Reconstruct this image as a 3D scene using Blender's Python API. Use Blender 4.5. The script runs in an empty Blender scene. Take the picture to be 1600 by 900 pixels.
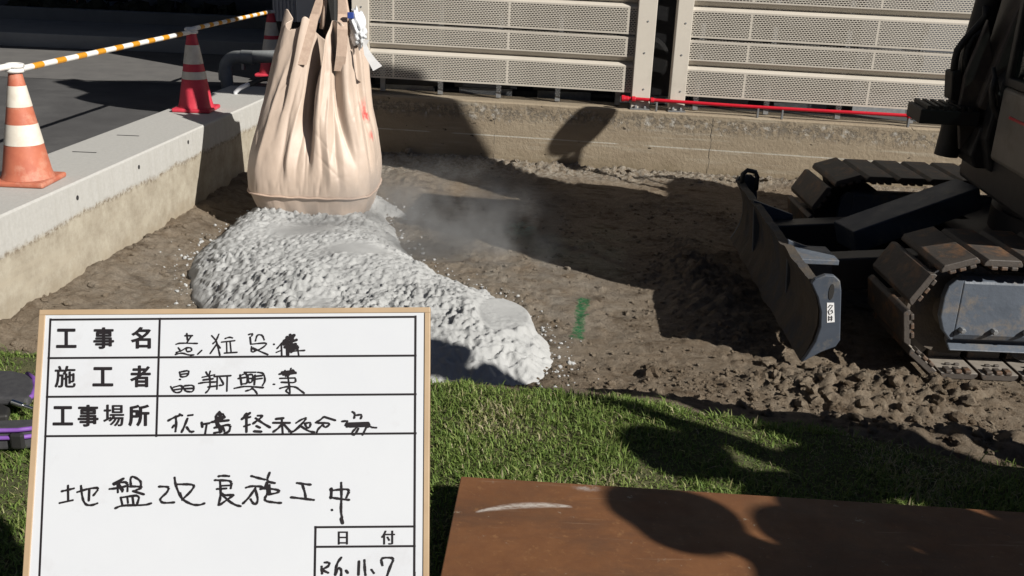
import bpy, bmesh, math, random
import numpy as np
from mathutils import Vector, Matrix

sc = bpy.context.scene
COL = sc.collection
rng = np.random.default_rng(7)
random.seed(7)
R = math.radians

# ------------------------------------------------------------------ camera
FPX, PITCH, ROLL, CAMH = 1550.0, R(19.5), R(2.4), 1.57
CAM = np.array([0, 0, CAMH])
Fv = np.array([0, math.cos(PITCH), -math.sin(PITCH)])
R0 = np.array([1.0, 0, 0]); U0 = np.array([0, math.sin(PITCH), math.cos(PITCH)])
Rv = R0 * math.cos(ROLL) + U0 * math.sin(ROLL)
Uv = -R0 * math.sin(ROLL) + U0 * math.cos(ROLL)
cd = bpy.data.cameras.new('camera'); cam = bpy.data.objects.new('camera', cd); COL.objects.link(cam)
cd.sensor_width = 36; cd.lens = FPX * 36 / 1600; cd.clip_start = 0.05; cd.clip_end = 500
M = Matrix(((Rv[0], Uv[0], -Fv[0], 0), (Rv[1], Uv[1], -Fv[1], 0), (Rv[2], Uv[2], -Fv[2], CAMH), (0, 0, 0, 1)))
cam.matrix_world = M
sc.camera = cam

# ------------------------------------------------------------------ light
SUN = np.array([0.80, -0.60, 0.64])          # towards the sun
w = bpy.data.worlds.new('World'); sc.world = w; w.use_nodes = True
nt = w.node_tree; bg = nt.nodes['Background']
sky = nt.nodes.new('ShaderNodeTexSky'); sky.sky_type = 'NISHITA'; sky.sun_disc = False; sky.air_density = 0.32; sky.dust_density = 0.1
sky.sun_elevation = math.atan2(SUN[2], 1.0); sky.sun_rotation = math.atan2(SUN[0], SUN[1])
nt.links.new(sky.outputs[0], bg.inputs[0]); bg.inputs[1].default_value = 0.05
sl = bpy.data.lights.new('sun', 'SUN'); sl.energy = 5.0; sl.angle = R(0.5); sl.color = (1, 0.955, 0.88)
so = bpy.data.objects.new('sun', sl); COL.objects.link(so); so.location = (20, -15, 16)
so.rotation_euler = Vector((-SUN[0], -SUN[1], -SUN[2])).to_track_quat('-Z', 'Y').to_euler()
vs = sc.view_settings
vs.view_transform = 'Standard'; vs.look = 'None'; vs.gamma = 1; vs.use_curve_mapping = False
vs.exposure = 0.38
try:
    sc.cycles.use_denoising = True
    sc.cycles.max_bounces = 8; sc.cycles.diffuse_bounces = 2; sc.cycles.transparent_max_bounces = 24
    sc.cycles.volume_step_rate = 1.0
except Exception:
    pass

# ------------------------------------------------------------------ helpers
def ray(x, y):
    d = Fv * FPX + Rv * (x - 800) - Uv * (y - 450)
    return d / np.linalg.norm(d)
def at_z(x, y, z=0.0):
    d = ray(x, y); return CAM + d * ((z - CAMH) / d[2])
def at_y(x, y, Y):
    d = ray(x, y); return CAM + d * (Y / d[1])

class MB:
    def __init__(s): s.v = []; s.f = []; s.T = Matrix.Identity(4)
    def add(s, vs_, fs):
        n = len(s.v)
        s.v += [tuple(s.T @ Vector(p)) for p in vs_]
        s.f += [tuple(i + n for i in f) for f in fs]
    def box(s, a, b):
        x0, y0, z0 = a; x1, y1, z1 = b
        s.add([(x0,y0,z0),(x1,y0,z0),(x1,y1,z0),(x0,y1,z0),(x0,y0,z1),(x1,y0,z1),(x1,y1,z1),(x0,y1,z1)],
              [(0,3,2,1),(4,5,6,7),(0,1,5,4),(1,2,6,5),(2,3,7,6),(3,0,4,7)])
        return s
    def prism(s, pts, axis, a, b):
        # pts: 2D polygon; axis 'x','y','z' extruded from a to b
        n = len(pts)
        def P(p, t):
            return {'y': (p[0], t, p[1]), 'x': (t, p[0], p[1]), 'z': (p[0], p[1], t)}[axis]
        s.add([P(p, a) for p in pts] + [P(p, b) for p in pts],
              [tuple(range(n)), tuple(range(2*n-1, n-1, -1))] + [(i, i+n, (i+1) % n + n, (i+1) % n) for i in range(n)])
        return s
    def tube(s, pts, r, n=10, caps=True):
        pts = [Vector(p) for p in pts]; rs = r if isinstance(r, (list, tuple)) else [r]*len(pts)
        vs_, fs = [], []; up = None
        for i, p in enumerate(pts):
            d = (pts[min(i+1, len(pts)-1)] - pts[max(i-1, 0)]).normalized()
            if up is None:
                up = Vector((0,0,1)) if abs(d.z) < .9 else Vector((1,0,0))
            a = d.cross(up).normalized(); b = a.cross(d).normalized(); up = b
            for k in range(n):
                t = 2*math.pi*k/n
                vs_.append(p + (a*math.cos(t) + b*math.sin(t))*rs[i])
        for i in range(len(pts)-1):
            for k in range(n):
                fs.append((i*n+k, i*n+(k+1) % n, (i+1)*n+(k+1) % n, (i+1)*n+k))
        if caps:
            fs.append(tuple(range(n-1, -1, -1))); fs.append(tuple(range((len(pts)-1)*n, len(pts)*n)))
        s.add(vs_, fs); return s
    def lathe(s, prof, c=(0,0,0), n=32, axis='z', caps=True):
        vs_, fs = [], []
        for r_, h in prof:
            for k in range(n):
                t = 2*math.pi*k/n; x, y = r_*math.cos(t), r_*math.sin(t)
                vs_.append({'z': (c[0]+x, c[1]+y, c[2]+h), 'y': (c[0]+x, c[1]+h, c[2]+y), 'x': (c[0]+h, c[1]+x, c[2]+y)}[axis])
        m = len(prof)
        for i in range(m-1):
            for k in range(n):
                fs.append((i*n+k, i*n+(k+1) % n, (i+1)*n+(k+1) % n, (i+1)*n+k))
        if caps:
            fs.append(tuple(range(n-1, -1, -1))); fs.append(tuple(range((m-1)*n, m*n)))
        s.add(vs_, fs); return s
    def sweep(s, prof, path_fn, n): pass
    def build(s, name, mat, parent=None, smooth=False, bevel=0.0, seg=2, recalc=True):
        off = Vector(parent['_w']) if parent is not None and '_w' in parent else Vector((0,0,0))
        me = bpy.data.meshes.new(name)
        me.from_pydata([tuple(Vector(p)-off) for p in s.v], [], s.f)
        me.update()
        if recalc:
            bm = bmesh.new(); bm.from_mesh(me); bmesh.ops.recalc_face_normals(bm, faces=bm.faces); bm.to_mesh(me); bm.free()
        return link(name, me, mat, parent, smooth, bevel, seg, off)

def link(name, me, mat, parent=None, smooth=False, bevel=0.0, seg=2, off=None):
    for m in (mat if isinstance(mat, (list, tuple)) else [mat]): me.materials.append(m)
    o = bpy.data.objects.new(name, me); COL.objects.link(o)
    if parent is not None:
        o.parent = parent; o['_w'] = parent['_w']
    else:
        o['_w'] = (0.0, 0.0, 0.0)
    if smooth:
        me.polygons.foreach_set('use_smooth', [True]*len(me.polygons))
        if smooth == 'auto': me.set_sharp_from_angle(angle=R(35))
    if bevel > 0:
        b = o.modifiers.new('bevel', 'BEVEL'); b.width = bevel; b.segments = seg; b.limit_method = 'ANGLE'; b.angle_limit = R(35)
    return o

def thing(name, label, cat, loc, group=None):
    o = bpy.data.objects.new(name, None); COL.objects.link(o); o.location = tuple(float(a) for a in loc); o.empty_display_size = .1
    o['label'] = label; o['category'] = cat; o['_w'] = tuple(float(a) for a in loc)
    if group: o['group'] = group
    return o
def tag(o, label, cat, group=None, kind=None):
    if label: o['label'] = label
    if cat: o['category'] = cat
    if group: o['group'] = group
    if kind: o['kind'] = kind
    return o
def struct(o): o['kind'] = 'structure'; return o
def npmesh(name, V, F, mat, parent=None, smooth=True):
    """V (n,3) array, F (m,k) int array with k constant"""
    me = bpy.data.meshes.new(name); k = F.shape[1]
    me.vertices.add(len(V)); me.vertices.foreach_set('co', np.asarray(V, np.float32).ravel())
    me.loops.add(F.size); me.loops.foreach_set('vertex_index', F.astype(np.int32).ravel())
    me.polygons.add(len(F)); me.polygons.foreach_set('loop_start', np.arange(0, F.size, k, dtype=np.int32))
    me.polygons.foreach_set('use_smooth', np.full(len(F), bool(smooth)))
    me.update(calc_edges=True); me.validate()
    return link(name, me, mat, parent)
def gridfaces(nx, ny, wrap=False):
    i, j = np.meshgrid(np.arange(nx-1), np.arange(ny-1), indexing='ij')
    a = (i*ny+j).ravel()
    return np.stack([a, a+ny, a+ny+1, a+1], 1)

# numpy value noise
_P = rng.random((8, 256, 256))
def vn(x, y, s=0):
    P = _P[s % 8]; xi = np.floor(x).astype(int); yi = np.floor(y).astype(int); fx = x-xi; fy = y-yi
    fx = fx*fx*fx*(fx*(fx*6-15)+10); fy = fy*fy*fy*(fy*(fy*6-15)+10)
    g = lambda a, b: P[a % 256, b % 256]
    return (g(xi, yi)*(1-fx)+g(xi+1, yi)*fx)*(1-fy)+(g(xi, yi+1)*(1-fx)+g(xi+1, yi+1)*fx)*fy*1.0
def fbm(x, y, sc_, oct_=4, s=0, gain=.5):
    t = 0; a = 1; n = 0
    for o in range(oct_):
        t = t + a*(vn(x/sc_*2**o+17.3*o, y/sc_*2**o+5.1*o, s+o)-.5)*2; n += a; a *= gain
    return t/n
def sstep(a, b, x):
    t = np.clip((x-a)/(b-a), 0, 1); return t*t*(3-2*t)

# ------------------------------------------------------------------ materials
def nodes(name):
    m = bpy.data.materials.new(name); m.use_nodes = True
    t = m.node_tree; b = t.nodes['Principled BSDF']; return m, t, b
def N(t, typ, **kw):
    n = t.nodes.new(typ)
    for k, v in kw.items():
        if k in n.inputs.keys() if hasattr(n.inputs, 'keys') else False: n.inputs[k].default_value = v
        else: setattr(n, k, v)
    return n
def noise(t, vec, scale, detail=6, rough=.6, lo=None, hi=None):
    n = t.nodes.new('ShaderNodeTexNoise'); n.inputs['Scale'].default_value = scale; n.inputs['Detail'].default_value = detail
    n.inputs['Roughness'].default_value = rough
    t.links.new(vec, n.inputs['Vector']); out = n.outputs['Fac']
    if lo is not None:
        r = t.nodes.new('ShaderNodeMapRange'); r.inputs[1].default_value = lo; r.inputs[2].default_value = hi
        t.links.new(out, r.inputs[0]); out = r.outputs[0]
    return out
def mixc(t, fac, a, b, blend='MIX'):
    n = t.nodes.new('ShaderNodeMix'); n.data_type = 'RGBA'; n.blend_type = blend
    for idx, v in ((0, fac), (6, a), (7, b)):
        if hasattr(v, 'is_linked') or hasattr(v, 'node'): t.links.new(v, n.inputs[idx])
        elif idx == 0: n.inputs[0].default_value = v
        else: n.inputs[idx].default_value = (*v, 1)
    return n.outputs[2]
def math_(t, op, a, b=None, c=None):
    n = t.nodes.new('ShaderNodeMath'); n.operation = op
    for i, v in enumerate((a, b, c)):
        if v is None: continue
        if hasattr(v, 'node'): t.links.new(v, n.inputs[i])
        else: n.inputs[i].default_value = v
    return n.outputs[0]
def mrange(t, v, a, b, c=0.0, d=1.0, smooth=False):
    r = t.nodes.new('ShaderNodeMapRange')
    if smooth: r.interpolation_type = 'SMOOTHSTEP'
    for i, q in ((1, a), (2, b), (3, c), (4, d)): r.inputs[i].default_value = q
    t.links.new(v, r.inputs[0]); return r.outputs[0]
def bump(t, b, h, strength, dist, prev=None):
    n = t.nodes.new('ShaderNodeBump'); n.inputs['Strength'].default_value = strength; n.inputs['Distance'].default_value = dist
    t.links.new(h, n.inputs['Height'])
    if prev is not None: t.links.new(prev, n.inputs['Normal'])
    if b is not None: t.links.new(n.outputs[0], b.inputs['Normal'])
    return n.outputs[0]
def coords(t): return t.nodes.new('ShaderNodeTexCoord').outputs['Object']
def worldpos(t): return t.nodes.new('ShaderNodeNewGeometry').outputs['Position']
def sepxyz(t, v):
    n = t.nodes.new('ShaderNodeSeparateXYZ'); t.links.new(v, n.inputs[0]); return n.outputs
def mapping(t, v, scale=(1,1,1), rot=(0,0,0)):
    n = t.nodes.new('ShaderNodeMapping'); n.inputs['Scale'].default_value = scale; n.inputs['Rotation'].default_value = rot
    t.links.new(v, n.inputs[0]); return n.outputs[0]
def pm(name, c1, c2=None, scale=8, rough=.6, bmp=.0, bscale=60, bdist=.004, metal=0.0, spec=.5, c3=None, s3=2.0, lo3=.5, hi3=.65, r2=None):
    m, t, b = nodes(name); v = coords(t)
    c2 = c2 or tuple(x*.8 for x in c1)
    col = mixc(t, noise(t, v, scale, 7, .65, .35, .65), c1, c2)
    if c3 is not None: col = mixc(t, noise(t, v, s3, 8, .7, lo3, hi3), col, c3)
    t.links.new(col, b.inputs['Base Color'])
    b.inputs['Metallic'].default_value = metal; b.inputs['Specular IOR Level'].default_value = spec
    if r2 is None: b.inputs['Roughness'].default_value = rough
    else: t.links.new(mrange(t, noise(t, v, scale*1.7, 5), .3, .7, rough, r2), b.inputs['Roughness'])
    if bmp: bump(t, b, noise(t, v, bscale, 6, .65), bmp, bdist)
    return m

MAT = {}
# --- concrete kerb wall on the left: pale formed concrete above, soil stained below
def kerb_mat():
    m, t, b = nodes('kerb_concrete'); p = worldpos(t); x, y, z = sepxyz(t, p)
    n1 = noise(t, p, 3, 8, .7); n2 = noise(t, p, 40, 6, .7, .3, .7)
    pale = mixc(t, n2, (.455,.45,.43), (.395,.39,.37))
    streak = noise(t, mapping(t, p, (1, 14, .5)), 1.4, 6, .6, .45, .75)
    side = mrange(t, z, -.03, -.015, 1, 0)
    pale = mixc(t, math_(t, 'MULTIPLY', streak, math_(t, 'MULTIPLY', side, .45)), pale, (.33,.32,.29))
    tan = mixc(t, noise(t, p, 6, 9, .75, .38, .62), (.40,.365,.295), (.285,.25,.195))
    tan = mixc(t, noise(t, mapping(t, p, (2, 1.2, 9)), 1.5, 6, .6, .52, .75), tan, (.37,.33,.26))
    tan = mixc(t, noise(t, mapping(t, p, (3, 9, 1.6)), 1.6, 3, .5, .72, .78), tan, (.48,.45,.39))
    zz = math_(t, 'ADD', z, mrange(t, n1, .2, .8, -.035, .035))
    low = mrange(t, zz, -.235, -.20, 1, 0)
    edge = math_(t, 'MULTIPLY', mrange(t, zz, -.25, -.222, 0, 1), mrange(t, zz, -.222, -.19, 1, 0))
    col = mixc(t, low, pale, tan)
    col = mixc(t, math_(t, 'MULTIPLY', edge, noise(t, p, 30, 6, .7, .45, .6)), col, (.16,.125,.085))
    dirt = mrange(t, math_(t, 'ADD', z, mrange(t, noise(t, p, 7, 6), .2, .8, -.12, .12)), -.72, -.5, .85, 0)
    col = mixc(t, dirt, col, (.25,.205,.145))
    t.links.new(col, b.inputs['Base Color']); b.inputs['Roughness'].default_value = .85; b.inputs['Specular IOR Level'].default_value = .25
    nb = bump(t, None, noise(t, p, 160, 4, .6), .25, .002)
    bump(t, b, noise(t, p, 14, 8, .7), .35, .012, nb)
    return m
MAT['kerb'] = kerb_mat()
def backwall_mat():
    m, t, b = nodes('wall_concrete'); p = worldpos(t); x, y, z = sepxyz(t, p)
    col = mixc(t, noise(t, mapping(t, p, (1, 1, 3)), 2.2, 8, .7, .3, .7), (.335,.28,.205), (.26,.21,.15))
    col = mixc(t, noise(t, mapping(t, p, (.7, 1, 12)), 1.6, 6, .6, .55, .8), col, (.41,.37,.30))
    zz = math_(t, 'ADD', z, mrange(t, noise(t, p, 6, 6, .7), .2, .8, -.05, .05))
    band = math_(t, 'MULTIPLY', mrange(t, zz, -.22, -.13, 0, 1), mrange(t, zz, -.075, -.03, 1, 0))
    scab = noise(t, p, 22, 8, .75, .46, .56)
    col = mixc(t, math_(t, 'MULTIPLY', band, math_(t, 'MULTIPLY', scab, .75)), col, (.15,.135,.115))
    col = mixc(t, math_(t, 'MULTIPLY', band, noise(t, p, 16, 5, .6, .55, .7)), col, (.48,.46,.42))
    pits = noise(t, mapping(t, p, (1, 1, 1.6)), 9, 3, .6, .69, .72)
    col = mixc(t, pits, col, (.08,.065,.05))
    stain = mrange(t, math_(t, 'ADD', z, mrange(t, noise(t, p, 5, 6), .2, .8, -.1, .1)), -.62, -.47, .9, 0)
    col = mixc(t, stain, col, (.21,.17,.115))
    line = math_(t, 'LESS_THAN', math_(t, 'ABSOLUTE', math_(t, 'ADD', z, .345)), .006)
    col = mixc(t, math_(t, 'MULTIPLY', line, noise(t, p, 2.5, 3, .5, .4, .5)), col, (.46,.43,.37))
    t.links.new(col, b.inputs['Base Color']); b.inputs['Roughness'].default_value = .88; b.inputs['Specular IOR Level'].default_value = .2
    h = math_(t, 'SUBTRACT', noise(t, p, 30, 8, .7), math_(t, 'MULTIPLY', pits, .8))
    h = math_(t, 'SUBTRACT', h, math_(t, 'MULTIPLY', band, scab))
    bump(t, b, h, .6, .015)
    return m
MAT['wall'] = backwall_mat()
def soil_mat():
    m, t, b = nodes('soil'); p = worldpos(t); x, y, z = sepxyz(t, p)
    col = mixc(t, noise(t, p, 1.6, 8, .7, .35, .65), (.245,.195,.142), (.155,.115,.078))
    col = mixc(t, noise(t, p, 14, 8, .75, .42, .72), col, (.31,.26,.20))
    col = mixc(t, noise(t, mapping(t, p, (1, 1.7, 1)), 3.2, 7, .7, .53, .68), col, (.095,.066,.042))
    # pale rubble at the foot of the back wall
    rub = math_(t, 'MULTIPLY', mrange(t, math_(t, 'ADD', y, mrange(t, noise(t, p, 5, 5), .2, .8, -.2, .2)), 9.25, 9.6, 0, 1), noise(t, p, 25, 5, .7, .4, .6))
    col = mixc(t, math_(t, 'MULTIPLY', rub, .8), col, (.38,.35,.30))
    # cement dust close to the pile
    dx = math_(t, 'ADD', x, .95); dy = math_(t, 'SUBTRACT', y, 6.3)
    d = math_(t, 'SQRT', math_(t, 'ADD', math_(t, 'MULTIPLY', dx, dx), math_(t, 'MULTIPLY', dy, dy)))
    dust = math_(t, 'MULTIPLY', mrange(t, d, 1.3, 2.1, 1, 0), noise(t, p, 5, 7, .7, .35, .75))
    col = mixc(t, math_(t, 'MULTIPLY', dust, .55), col, (.36,.35,.32))
    # green marking paint
    def seg(a, c, wd):
        ax, ay = a; cx, cy = c; ux, uy = cx-ax, cy-ay; L = math.hypot(ux, uy); ux /= L; uy /= L
        px = math_(t, 'SUBTRACT', x, ax); py = math_(t, 'SUBTRACT', y, ay)
        al = math_(t, 'ADD', math_(t, 'MULTIPLY', px, ux), math_(t, 'MULTIPLY', py, uy))
        ac = math_(t, 'ABSOLUTE', math_(t, 'ADD', math_(t, 'MULTIPLY', px, -uy), math_(t, 'MULTIPLY', py, ux)))
        ac = math_(t, 'ADD', ac, mrange(t, noise(t, p, 18, 4, .6), .2, .8, -.03, .03))
        r = math_(t, 'MULTIPLY', mrange(t, ac, wd*.6, wd, 1, 0), math_(t, 'MULTIPLY', mrange(t, al, -.02, .03, 0, 1), mrange(t, al, L-.03, L+.02, 1, 0)))
        return math_(t, 'MULTIPLY', r, noise(t, p, 35, 4, .7, .3, .55))
    g1 = at_z(902, 520, -.6); g2 = at_z(913, 455, -.6); g3 = at_z(895, 598, -.25); g4 = at_z(897, 572, -.4)
    for a, c, wd, cc in ((g1, g2, .042, (.035,.16,.065)), (g3, g4, .05, (.10,.20,.14))):
        col = mixc(t, seg((a[0], a[1]), (c[0], c[1]), wd), col, cc)
    gx = at_z(812, 357, -.62)
    ddx = math_(t, 'SUBTRACT', x, float(gx[0])); ddy = math_(t, 'SUBTRACT', y, float(gx[1]))
    dd = math_(t, 'SQRT', math_(t, 'ADD', math_(t, 'MULTIPLY', ddx, ddx), math_(t, 'MULTIPLY', ddy, math_(t, 'MULTIPLY', ddy, .35))))
    col = mixc(t, math_(t, 'MULTIPLY', mrange(t, dd, .08, .17, 1, 0), noise(t, p, 22, 5, .7, .42, .55)), col, (.30,.36,.29))
    t.links.new(col, b.inputs['Base Color']); b.inputs['Roughness'].default_value = .95; b.inputs['Specular IOR Level'].default_value = .15
    nb = bump(t, None, noise(t, p, 34, 9, .78), 1.0, .035)
    bump(t, b, noise(t, p, 150, 4, .7), .6, .008, nb)
    return m
MAT['soil'] = soil_mat()
def cement_mat():
    m, t, b = nodes('cement_powder'); p = worldpos(t)
    col = mixc(t, noise(t, p, 4, 7, .7, .35, .65), (.44,.447,.445), (.37,.376,.376))
    t.links.new(col, b.inputs['Base Color']); b.inputs['Roughness'].default_value = 1; b.inputs['Specular IOR Level'].default_value = .05
    n = t.nodes.new('ShaderNodeAttribute'); n.attribute_name = 'lump'
    nb = bump(t, None, math_(t, 'MULTIPLY', noise(t, p, 60, 7, .75), n.outputs['Fac']), .7, .018)
    bump(t, b, noise(t, p, 220, 4, .6), .3, .003, nb)
    return m
MAT['cement'] = cement_mat()
MAT['asphalt'] = pm('asphalt', (.088,.087,.088), (.07,.069,.07), 3, .9, .6, 180, .004, spec=.2, c3=(.105,.104,.104), s3=1.2)
MAT['asphalt_pale'] = pm('worn_asphalt', (.155,.15,.145), (.125,.122,.12), 4, .9, .5, 160, .004, spec=.2)
MAT['lawn_soil'] = pm('lawn_soil', (.12,.115,.06), (.07,.078,.038), 14, 1, .8, 90, .01, spec=.1)
def grass_mat():
    m, t, b = nodes('grass_blade')
    a = t.nodes.new('ShaderNodeAttribute'); a.attribute_name = 'tint'; f = a.outputs['Fac']
    r = t.nodes.new('ShaderNodeValToRGB'); e = r.color_ramp.elements
    e[0].position = 0; e[0].color = (.085,.15,.03,1); e[1].position = .45; e[1].color = (.18,.255,.062,1)
    for pos, c in ((.72, (.225,.28,.085,1)), (.86, (.33,.30,.15,1)), (1., (.45,.40,.26,1))):
        q = e.new(pos); q.color = c
    t.links.new(f, r.inputs[0]); t.links.new(r.outputs[0], b.inputs['Base Color'])
    b.inputs['Roughness'].default_value = .55; b.inputs['Specular IOR Level'].default_value = .25
    tr = t.nodes.new('ShaderNodeBsdfTranslucent'); t.links.new(r.outputs[0], tr.inputs[0])
    mx = t.nodes.new('ShaderNodeMixShader'); mx.inputs[0].default_value = .3
    t.links.new(b.outputs[0], mx.inputs[1]); t.links.new(tr.outputs[0], mx.inputs[2])
    t.links.new(mx.outputs[0], t.nodes['Material Output'].inputs[0])
    return m
MAT['grass'] = grass_mat()
def plate_mat():
    m, t, b = nodes('rusty_steel'); p = worldpos(t); x, y, z = sepxyz(t, p)
    col = mixc(t, noise(t, p, 5, 9, .7, .35, .65), (.19,.085,.036), (.135,.058,.026))
    col = mixc(t, noise(t, mapping(t, p, (1, 3, 1)), 2.2, 8, .7, .5, .7), col, (.10,.05,.028))
    col = mixc(t, noise(t, p, 45, 6, .7, .58, .72), col, (.23,.115,.05))
    col = mixc(t, noise(t, p, 1.6, 9, .75, .50, .66), col, (.115,.058,.03))
    col = mixc(t, noise(t, mapping(t, p, (2, 40, 1), (0, 0, .35)), 1.2, 4, .6, .66, .74), col, (.26,.16,.10))
    col = mixc(t, noise(t, p, 26, 5, .7, .66, .72), col, (.30,.25,.19))
    # pale scuff, slightly curved
    a = at_z(742, 805, .045); c = at_z(895, 797, .045)
    ux = math_(t, 'DIVIDE', math_(t, 'SUBTRACT', x, float(a[0])), float(c[0]-a[0]))
    arc = math_(t, 'MULTIPLY', math_(t, 'MULTIPLY', ux, math_(t, 'SUBTRACT', 1.0, ux)), .085)
    cy = math_(t, 'ADD', math_(t, 'ADD', math_(t, 'MULTIPLY', ux, float(c[1]-a[1])), float(a[1])), arc)
    dv = math_(t, 'ABSOLUTE', math_(t, 'SUBTRACT', y, cy))
    wd = math_(t, 'ADD', .006, math_(t, 'MULTIPLY', arc, .6))
    s = math_(t, 'MULTIPLY', math_(t, 'SUBTRACT', 1.0, math_(t, 'MINIMUM', math_(t, 'DIVIDE', dv, wd), 1.0)), math_(t, 'MULTIPLY', mrange(t, ux, 0, .04), mrange(t, ux, .96, 1, 1, 0)))
    s = math_(t, 'MULTIPLY', s, noise(t, mapping(t, p, (1, 3, 1)), 40, 5, .7, .3, .6))
    col = mixc(t, math_(t, 'MINIMUM', math_(t, 'MULTIPLY', s, 1.3), .85), col, (.50,.46,.42))
    g = at_z(917, 767, .045)
    dx = math_(t, 'SUBTRACT', x, float(g[0])); dy = math_(t, 'MULTIPLY', math_(t, 'SUBTRACT', y, float(g[1])), 2)
    d = math_(t, 'SQRT', math_(t, 'ADD', math_(t, 'MULTIPLY', dx, dx), math_(t, 'MULTIPLY', dy, dy)))
    col = mixc(t, math_(t, 'MULTIPLY', mrange(t, d, .01, .05, 1, 0), noise(t, p, 40, 5, .7, .4, .6)), col, (.33,.29,.26))
    t.links.new(col, b.inputs['Base Color'])
    t.links.new(mrange(t, noise(t, p, 9, 6), .3, .7, .42, .65), b.inputs['Roughness'])
    b.inputs['Metallic'].default_value = .0; b.inputs['Specular IOR Level'].default_value = .4
    bump(t, b, noise(t, p, 120, 6, .7), .2, .002)
    return m
MAT['plate'] = plate_mat()
def bag_mat():
    m, t, b = nodes('bag_fabric'); p = worldpos(t)
    col = mixc(t, noise(t, p, 3, 6, .6, .3, .7), (.525,.42,.345), (.46,.365,.295))
    col = mixc(t, noise(t, p, 9, 6, .7, .6, .8), col, (.52,.43,.365))
    # red marker smears on the right flank
    for q, rr in (((583, 170), .055), ((588, 212), .03), ((577, 180), .035)):
        c = at_y(q[0], q[1], 7.62)
        n = t.nodes.new('ShaderNodeVectorMath'); n.operation = 'DISTANCE'; t.links.new(p, n.inputs[0]); n.inputs[1].default_value = tuple(c)
        col = mixc(t, math_(t, 'MULTIPLY', mrange(t, n.outputs['Value'], rr*.9, rr*2.2, 1, 0), noise(t, mapping(t, p, (1, 1, .6), (0, .6, 0)), 11, 4, .6, .42, .55)), col, (.62,.045,.04))
    t.links.new(col, b.inputs['Base Color']); b.inputs['Roughness'].default_value = .47; b.inputs['Specular IOR Level'].default_value = .45
    try: b.inputs['Sheen Weight'].default_value = .15
    except Exception: pass
    wv = t.nodes.new('ShaderNodeTexWave'); wv.inputs['Scale'].default_value = 90; wv.bands_direction = 'Z'; t.links.new(p, wv.inputs[0])
    nb = bump(t, None, wv.outputs['Fac'], .05, .001)
    bump(t, b, noise(t, mapping(t, p, (1, 1, .3)), 16, 4, .5), .22, .012, nb)
    return m
MAT['bag'] = bag_mat()
MAT['strap'] = pm('strap_webbing', (.56,.43,.34), (.46,.34,.27), 30, .8, .5, 240, .002, spec=.2)
MAT['white_cloth'] = pm('white_cloth', (.80,.80,.80), (.72,.73,.75), 20, .7)
MAT['orange'] = pm('cone_orange', (.48,.15,.085), (.40,.11,.065), 9, .6, .15, 60, .002, c3=(.56,.30,.21), s3=7, lo3=.50, hi3=.75)
MAT['redcone'] = pm('cone_red', (.60,.045,.075), (.45,.03,.05), 6, .5, .15, 60, .002, c3=(.14,.04,.05), s3=9, lo3=.66, hi3=.72)
MAT['conewhite'] = pm('cone_white_band', (.70,.66,.59), (.58,.53,.45), 12, .6, c3=(.38,.26,.18), s3=14, lo3=.60, hi3=.74)
MAT['bar_white'] = pm('bar_white', (.80,.79,.76), (.74,.73,.70), 20, .4)
MAT['bar_yellow'] = pm('bar_yellow', (.66,.30,.018), (.58,.25,.015), 20, .4)
MAT['pvc'] = pm('grey_pvc', (.20,.21,.215), (.16,.17,.175), 12, .5)
MAT['redpipe'] = pm('red_conduit', (.56,.012,.028), (.48,.01,.025), 20, .35)
MAT['post'] = pm('fence_paint', (.56,.52,.455), (.53,.49,.43), 4, .5, spec=.4, c3=(.48,.445,.385), s3=1.5)
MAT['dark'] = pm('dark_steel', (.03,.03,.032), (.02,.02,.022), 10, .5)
MAT['galv'] = pm('galvanised', (.35,.36,.37), (.25,.26,.27), 30, .45, metal=.6)
def perf_mat():
    m, t, b = nodes('perforated_louvre')
    uv = t.nodes.new('ShaderNodeUVMap').outputs[0]
    br = t.nodes.new('ShaderNodeTexBrick'); br.offset = .5; br.inputs['Scale'].default_value = 1.0
    br.inputs['Mortar Size'].default_value = .0036; br.inputs['Mortar Smooth'].default_value = 0.0
    br.inputs['Brick Width'].default_value = .031; br.inputs['Row Height'].default_value = .0175
    br.inputs['Color1'].default_value = br.inputs['Color2'].default_value = (1,1,1,1); br.inputs['Mortar'].default_value = (0,0,0,1)
    t.links.new(uv, br.inputs['Vector'])
    u, v, _ = sepxyz(t, uv)
    seam = math_(t, 'GREATER_THAN', math_(t, 'ABSOLUTE', math_(t, 'SUBTRACT', math_(t, 'MODULO', u, 1.16), .58)), .010)
    hole = math_(t, 'MULTIPLY', br.outputs['Color'], seam)
    col = mixc(t, noise(t, uv, 3, 6, .6, .3, .7), (.60,.56,.49), (.56,.52,.455))
    t.links.new(col, b.inputs['Base Color']); b.inputs['Roughness'].default_value = .5
    tr = t.nodes.new('ShaderNodeBsdfTransparent'); mx = t.nodes.new('ShaderNodeMixShader')
    t.links.new(hole, mx.inputs[0]); t.links.new(b.outputs[0], mx.inputs[1]); t.links.new(tr.outputs[0], mx.inputs[2])
    t.links.new(mx.outputs[0], t.nodes['Material Output'].inputs[0])
    return m
MAT['perf'] = perf_mat()
MAT['board_white'] = pm('whiteboard', (.605,.625,.66), (.585,.605,.645), 5, .3, spec=.35, c3=(.53,.535,.56), s3=9, lo3=.58, hi3=.8)
MAT['ink'] = pm('ink', (.012,.010,.012), (.018,.014,.016), 60, .5)
MAT['board_frame'] = pm('board_frame', (.46,.335,.215), (.40,.285,.175), 9, .55)
MAT['wood'] = pm('wood', (.36,.25,.14), (.28,.19,.10), 8, .7)
MAT['toolbag'] = pm('bag_nylon', (.055,.055,.058), (.035,.035,.04), 40, .75, .5, 200, .002)
MAT['purple'] = pm('purple_trim', (.20,.085,.36), (.16,.06,.30), 20, .6)
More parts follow.
